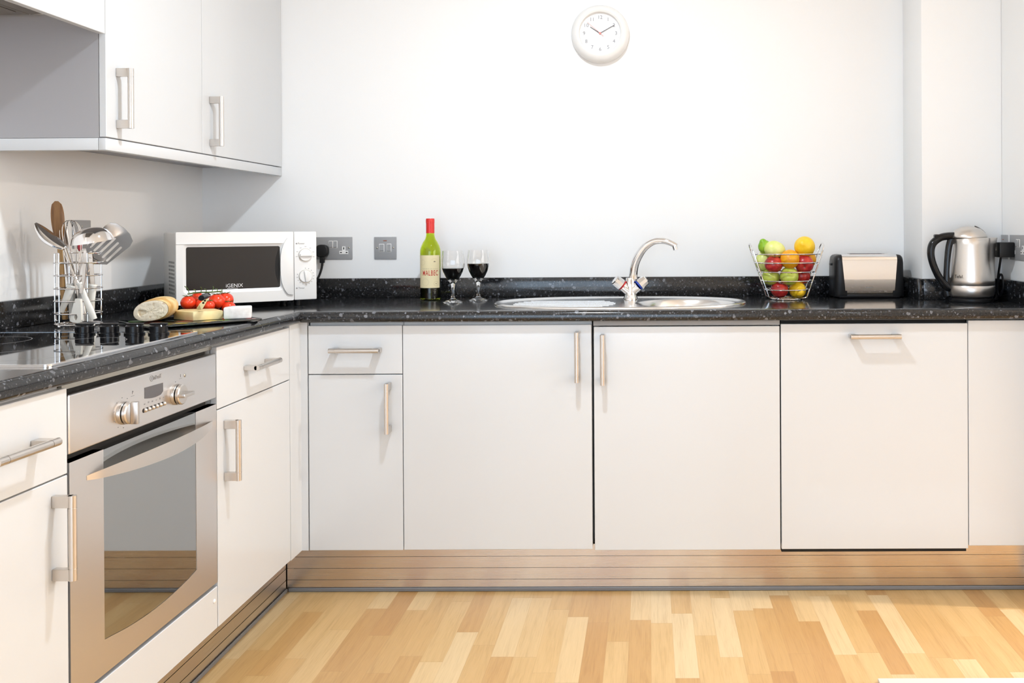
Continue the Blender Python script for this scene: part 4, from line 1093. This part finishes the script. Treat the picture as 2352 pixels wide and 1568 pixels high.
# baguette half
ba = thing('baguette', 'cut half of a baguette with its pale crumb end facing out', 'bread', (-1.340, 2.452, ZBD))
dirb = Vector((.02, 1, 0)).normalized(); sdb = Vector((1, -.02, 0)).normalized()
dirb = Vector((-.24, .97, 0)).normalized(); sdb = Vector((.985, -.05, 0)).normalized()
def bsec(c, a, bb, n=32, e=2.2):
    out = []
    for j in range(n):
        t = 2*PI*j/n; cc, s_ = math.cos(t), math.sin(t)
        x = math.copysign(abs(cc)**(2/e), cc)*a; z = math.copysign(abs(s_)**(2/e), s_)*bb
        z = z*(1. if z > 0 else .9)
        z += .28*x*.45
        out.append(c+sdb*x+Vector((0,0,z)))
    return out
secs = []
for s, a, bb in ((0,.0490,.0285), (.01,.0495,.0300), (.05,.0500,.0325), (.09,.0480,.0335), (.125,.0430,.0310), (.15,.0350,.0255), (.165,.0250,.0180), (.172,.0100,.0080)):
    secs.append(bsec(dirb*s+Vector((0,0,.0355 if s < .14 else .032)), a, bb))
mn = min(p.z for q in secs for p in q)
vs = [p-Vector((0,0,mn-.0005)) for q in secs for p in q]; n = 32
part('crust', MB().add(vs, [(i*n+j, i*n+(j+1) % n, (i+1)*n+(j+1) % n, (i+1)*n+j) for i in range(len(secs)-1) for j in range(n)]+[tuple(range((len(secs)-1)*n, len(secs)*n))]), M['crust'], ba, angle=1.2)
c0 = sum((vs[j] for j in range(n)), Vector())/n
rings = [[c0]]; cv_ = [c0]; cf = []
rr_ = random.Random(3)
for k_ in range(1, 9):
    f = k_/8
    for j in range(n):
        p = c0.lerp(vs[j], f*.985); q = -.0012 + (rr_.random()-.5)*.0022*(1 if k_ < 8 else 0) - .0012*(k_ < 8)
        if 15 <= j <= 18 and 3 <= k_ <= 5: q += .010
        cv_.append(p+dirb*q)
for j in range(n): cf.append((0, 1+(j+1) % n, 1+j))
for k_ in range(7):
    for j in range(n): cf.append((1+k_*n+j, 1+k_*n+(j+1) % n, 1+(k_+1)*n+(j+1) % n, 1+(k_+1)*n+j))
part('crumb', MB().add(cv_, cf), M['crumb'], ba, label='pale airy crumb')
# cheese block, corner towards the room
cpoly = [(-1.2520,2.5030), (-1.1920,2.5520), (-1.2450,2.6150), (-1.3350,2.6000), (-1.3290,2.5480)]
cs = solo('cheese_block', MB().prism(cpoly, ZBD+.0003, ZBD+.0245, 'z', .002, seg=2), M['cheese'], 'yellow cheese wedge in front of the tomatoes', 'cheese', (-1.26, 2.55, ZBD))
bpoly = [(-1.1835,2.5330), (-1.1180,2.5630), (-1.1330,2.6030), (-1.1840,2.5870)]
br = solo('soft_cheese', MB().prism(bpoly, ZBD+.0003, ZBD+.0345, 'z', .004, seg=3), M['brie'], 'white rinded cheese piece at the end of the board', 'cheese', (-1.15, 2.56, ZBD))
# cheese knife stuck in the wedge
ck_ = thing('cheese_knife', 'cheese knife with pierced blade and dark handle stuck in the wedge', 'knife', (-1.262, 2.532, ZBD+.018))
def kp2(px, py, Y): 
    return Vector(((px-1490.4)/2101.*Y, Y, 1.1616-(py-533.2)/2101.*Y))-Vector((-1.262, 2.532, ZBD+.018))
b0, b1, b2, b3 = kp2(455,708,2.530), kp2(462,697,2.522), kp2(470,686,2.514), kp2(476,679,2.506)
wdir_ = Vector((.8,.0,.6))
part('blade', strap([b0-(b1-b0)*.25, b0, b1, b2, b3], [.010,.017,.016,.013,.010], .0016, wdir_), M['chrome'], ck_)
nrm_ = (b2-b1).cross(wdir_).normalized()
for f in (.15, .62): 
    for e_ in (0,): 
        c_ = b1.lerp(b2, f); part('blade_hole', MB().ball(c_, .0032, 12, 8), M['void'], ck_)
part('handle', MB().tube([b3, b3+Vector((.006,-.020,.002)), b3+Vector((.014,-.055,.001)), b3+Vector((.018,-.078,-.001))], [.0058,.0078,.0086,.0076], 16), M['black'], ck_)
# tomatoes on the vine
TM = [('vine tomato nearest the bread', -1.3345, 2.640, .9583, .0205), ('vine tomato behind the cheese knife', -1.3030, 2.655, .9515, .0165), ('small vine tomato behind the middle of the yellow wedge', -1.2705, 2.6355, .9500, .0148),
      ('vine tomato behind the gap between the two cheeses', -1.2680, 2.675, .9598, .0222), ('largest vine tomato at the microwave end of the vine', -1.2645, 2.722, .9595, .0228), ('vine tomato tucked at the back under the vine', -1.3365, 2.700, .9652, .0195),
      ('vine tomato lying low behind the bread, mostly hidden', -1.3250, 2.682, .9389, .0198), ('vine tomato lying low under the largest one, mostly hidden', -1.2960, 2.706, .9389, .0198), ('vine tomato lying low behind the white cheese, mostly hidden', -1.2400, 2.690, .9389, .0198)]
def tom_fn(d): return 1-.10*math.exp(-(math.hypot(d.x,d.y)/.25)**2)*(1 if d.z > 0 else 0)
for lab, x, y, zc_, r in TM:
    hz = r*.96
    o = link_mesh('tomato', MB().ball((0,0,0), r, 32, 20, (1,1,hz/r), fn=tom_fn), M['tomato'])
    o.location = (x, y, zc_); tag(o, 'red '+lab, 'tomato', 'tomatoes on the vine')
    b = MB()
    for i in range(5):
        a = 2*PI*i/5+x*50; d = Vector((math.cos(a), math.sin(a), 0))
        b.tube([Vector((0,0,hz*.90)), d*r*.35+Vector((0,0,hz*.97)), d*r*.75+Vector((0,0,hz*.90+.004))], [.0016,.0015,.0004], 5)
    link_mesh('calyx', b, M['vine'], o)
zv = .9835
b = MB()
main = smoothpts([(-1.343,2.655,zv-.001), (-1.330,2.672,zv+.001), (-1.312,2.680,zv+.002), (-1.292,2.682,zv+.002), (-1.274,2.692,zv+.003), (-1.266,2.706,zv+.003)], 4)
b.tube(main, .0022, 8)
for i, (x, y, z) in enumerate(((-1.350,2.650,.022), (-1.326,2.655,.012), (-1.312,2.668,.018), (-1.300,2.665,.013), (-1.288,2.695,.018), (-1.278,2.685,.012), (-1.268,2.700,.009))):
    p = Vector(main[min(len(main)-1, i*3+1)]); q = Vector((x, y, zv+z)); b.tube(smoothpts([p, p.lerp(q,.5)+Vector((.003,0,.003)), q], 3), .0012, 5)
solo('tomato_vine', b, M['vine'], 'green vine stalk lying over the tomatoes', 'vine', (-1.30, 2.68, .98))

# ------------------------------------------------------------------ mat at the frame edge
solo('floor_mat', MB().box(.580, 1.40, 1.75, 2.346, .0005, .010, .003, 2), M['mat'], 'pale cream mat edge on the floor at the bottom corner', 'mat', (.99, 2.05, 0))

# ------------------------------------------------------------------ lamps
def downlight(x, y, power, r=.04, col=(.79,.90,1.)):
    t = thing('downlight', 'round recessed ceiling downlight above the kitchen floor', 'ceiling light', (x, y, CEIL), 0, 'ceiling downlights')
    part('bezel', MB().lathe([(.040,-.001), (.052,-.001), (.050,-.006), (.042,-.008), (.040,-.001)], n=32), M['chrome'], t)
    L = bpy.data.lights.new('lamp', 'AREA'); L.shape = 'DISK'; L.size = 2*r; L.energy = power; L.color = col
    o = bpy.data.objects.new('lamp', L); COL.objects.link(o); o.location = (x, y, CEIL-.010)
    return t
downlight(-.28, 2.05, 34, r=.05)
downlight(-.15, .2, 5)
downlight(2.9, 2.6, 95, col=(1,.90,.80))
downlight(1.3, .3, 5)
downlight(-1.2, -.8, 5)
w_ = bpy.data.worlds.new('outside'); S.world = w_; w_.use_nodes = True
w_.node_tree.nodes['Background'].inputs[0].default_value = (.8,.88,1,1)
w_.node_tree.nodes['Background'].inputs[1].default_value = .6

# ------------------------------------------------------------------ camera
cam = bpy.data.cameras.new('camera'); co = bpy.data.objects.new('camera', cam); COL.objects.link(co)
f_, cx_, cy_ = 2101.035, 1479.7124, 535.192
cam.sensor_width = 36.; cam.sensor_fit = 'HORIZONTAL'; cam.lens = 36*f_/2352
cam.shift_x = (1176-cx_)/2352; cam.shift_y = (cy_-784)/2352
cam.clip_start = .05
R0 = ((0.99997,0.00508,-0.0053), (-0.00528,-0.00343,-0.99998), (-0.0051,0.99998,-0.0034))
r_, d_, f3 = Vector(R0[0]), Vector(R0[1]), Vector(R0[2])
mxc = Matrix(((r_.x,-d_.x,-f3.x,0), (r_.y,-d_.y,-f3.y,0), (r_.z,-d_.z,-f3.z,1.1616), (0,0,0,1)))
co.matrix_world = mxc
S.camera = co
S.view_settings.view_transform = 'Standard'; S.view_settings.look = 'None'; S.view_settings.gamma = 1.
S.view_settings.exposure = -.25; S.view_settings.use_curve_mapping = False
S.cycles.use_denoising = True
S.cycles.max_bounces = 10; S.cycles.diffuse_bounces = 5; S.cycles.glossy_bounces = 5; S.cycles.transmission_bounces = 8
S.cycles.caustics_reflective = False; S.cycles.caustics_refractive = False; S.cycles.sample_clamp_indirect = 4.
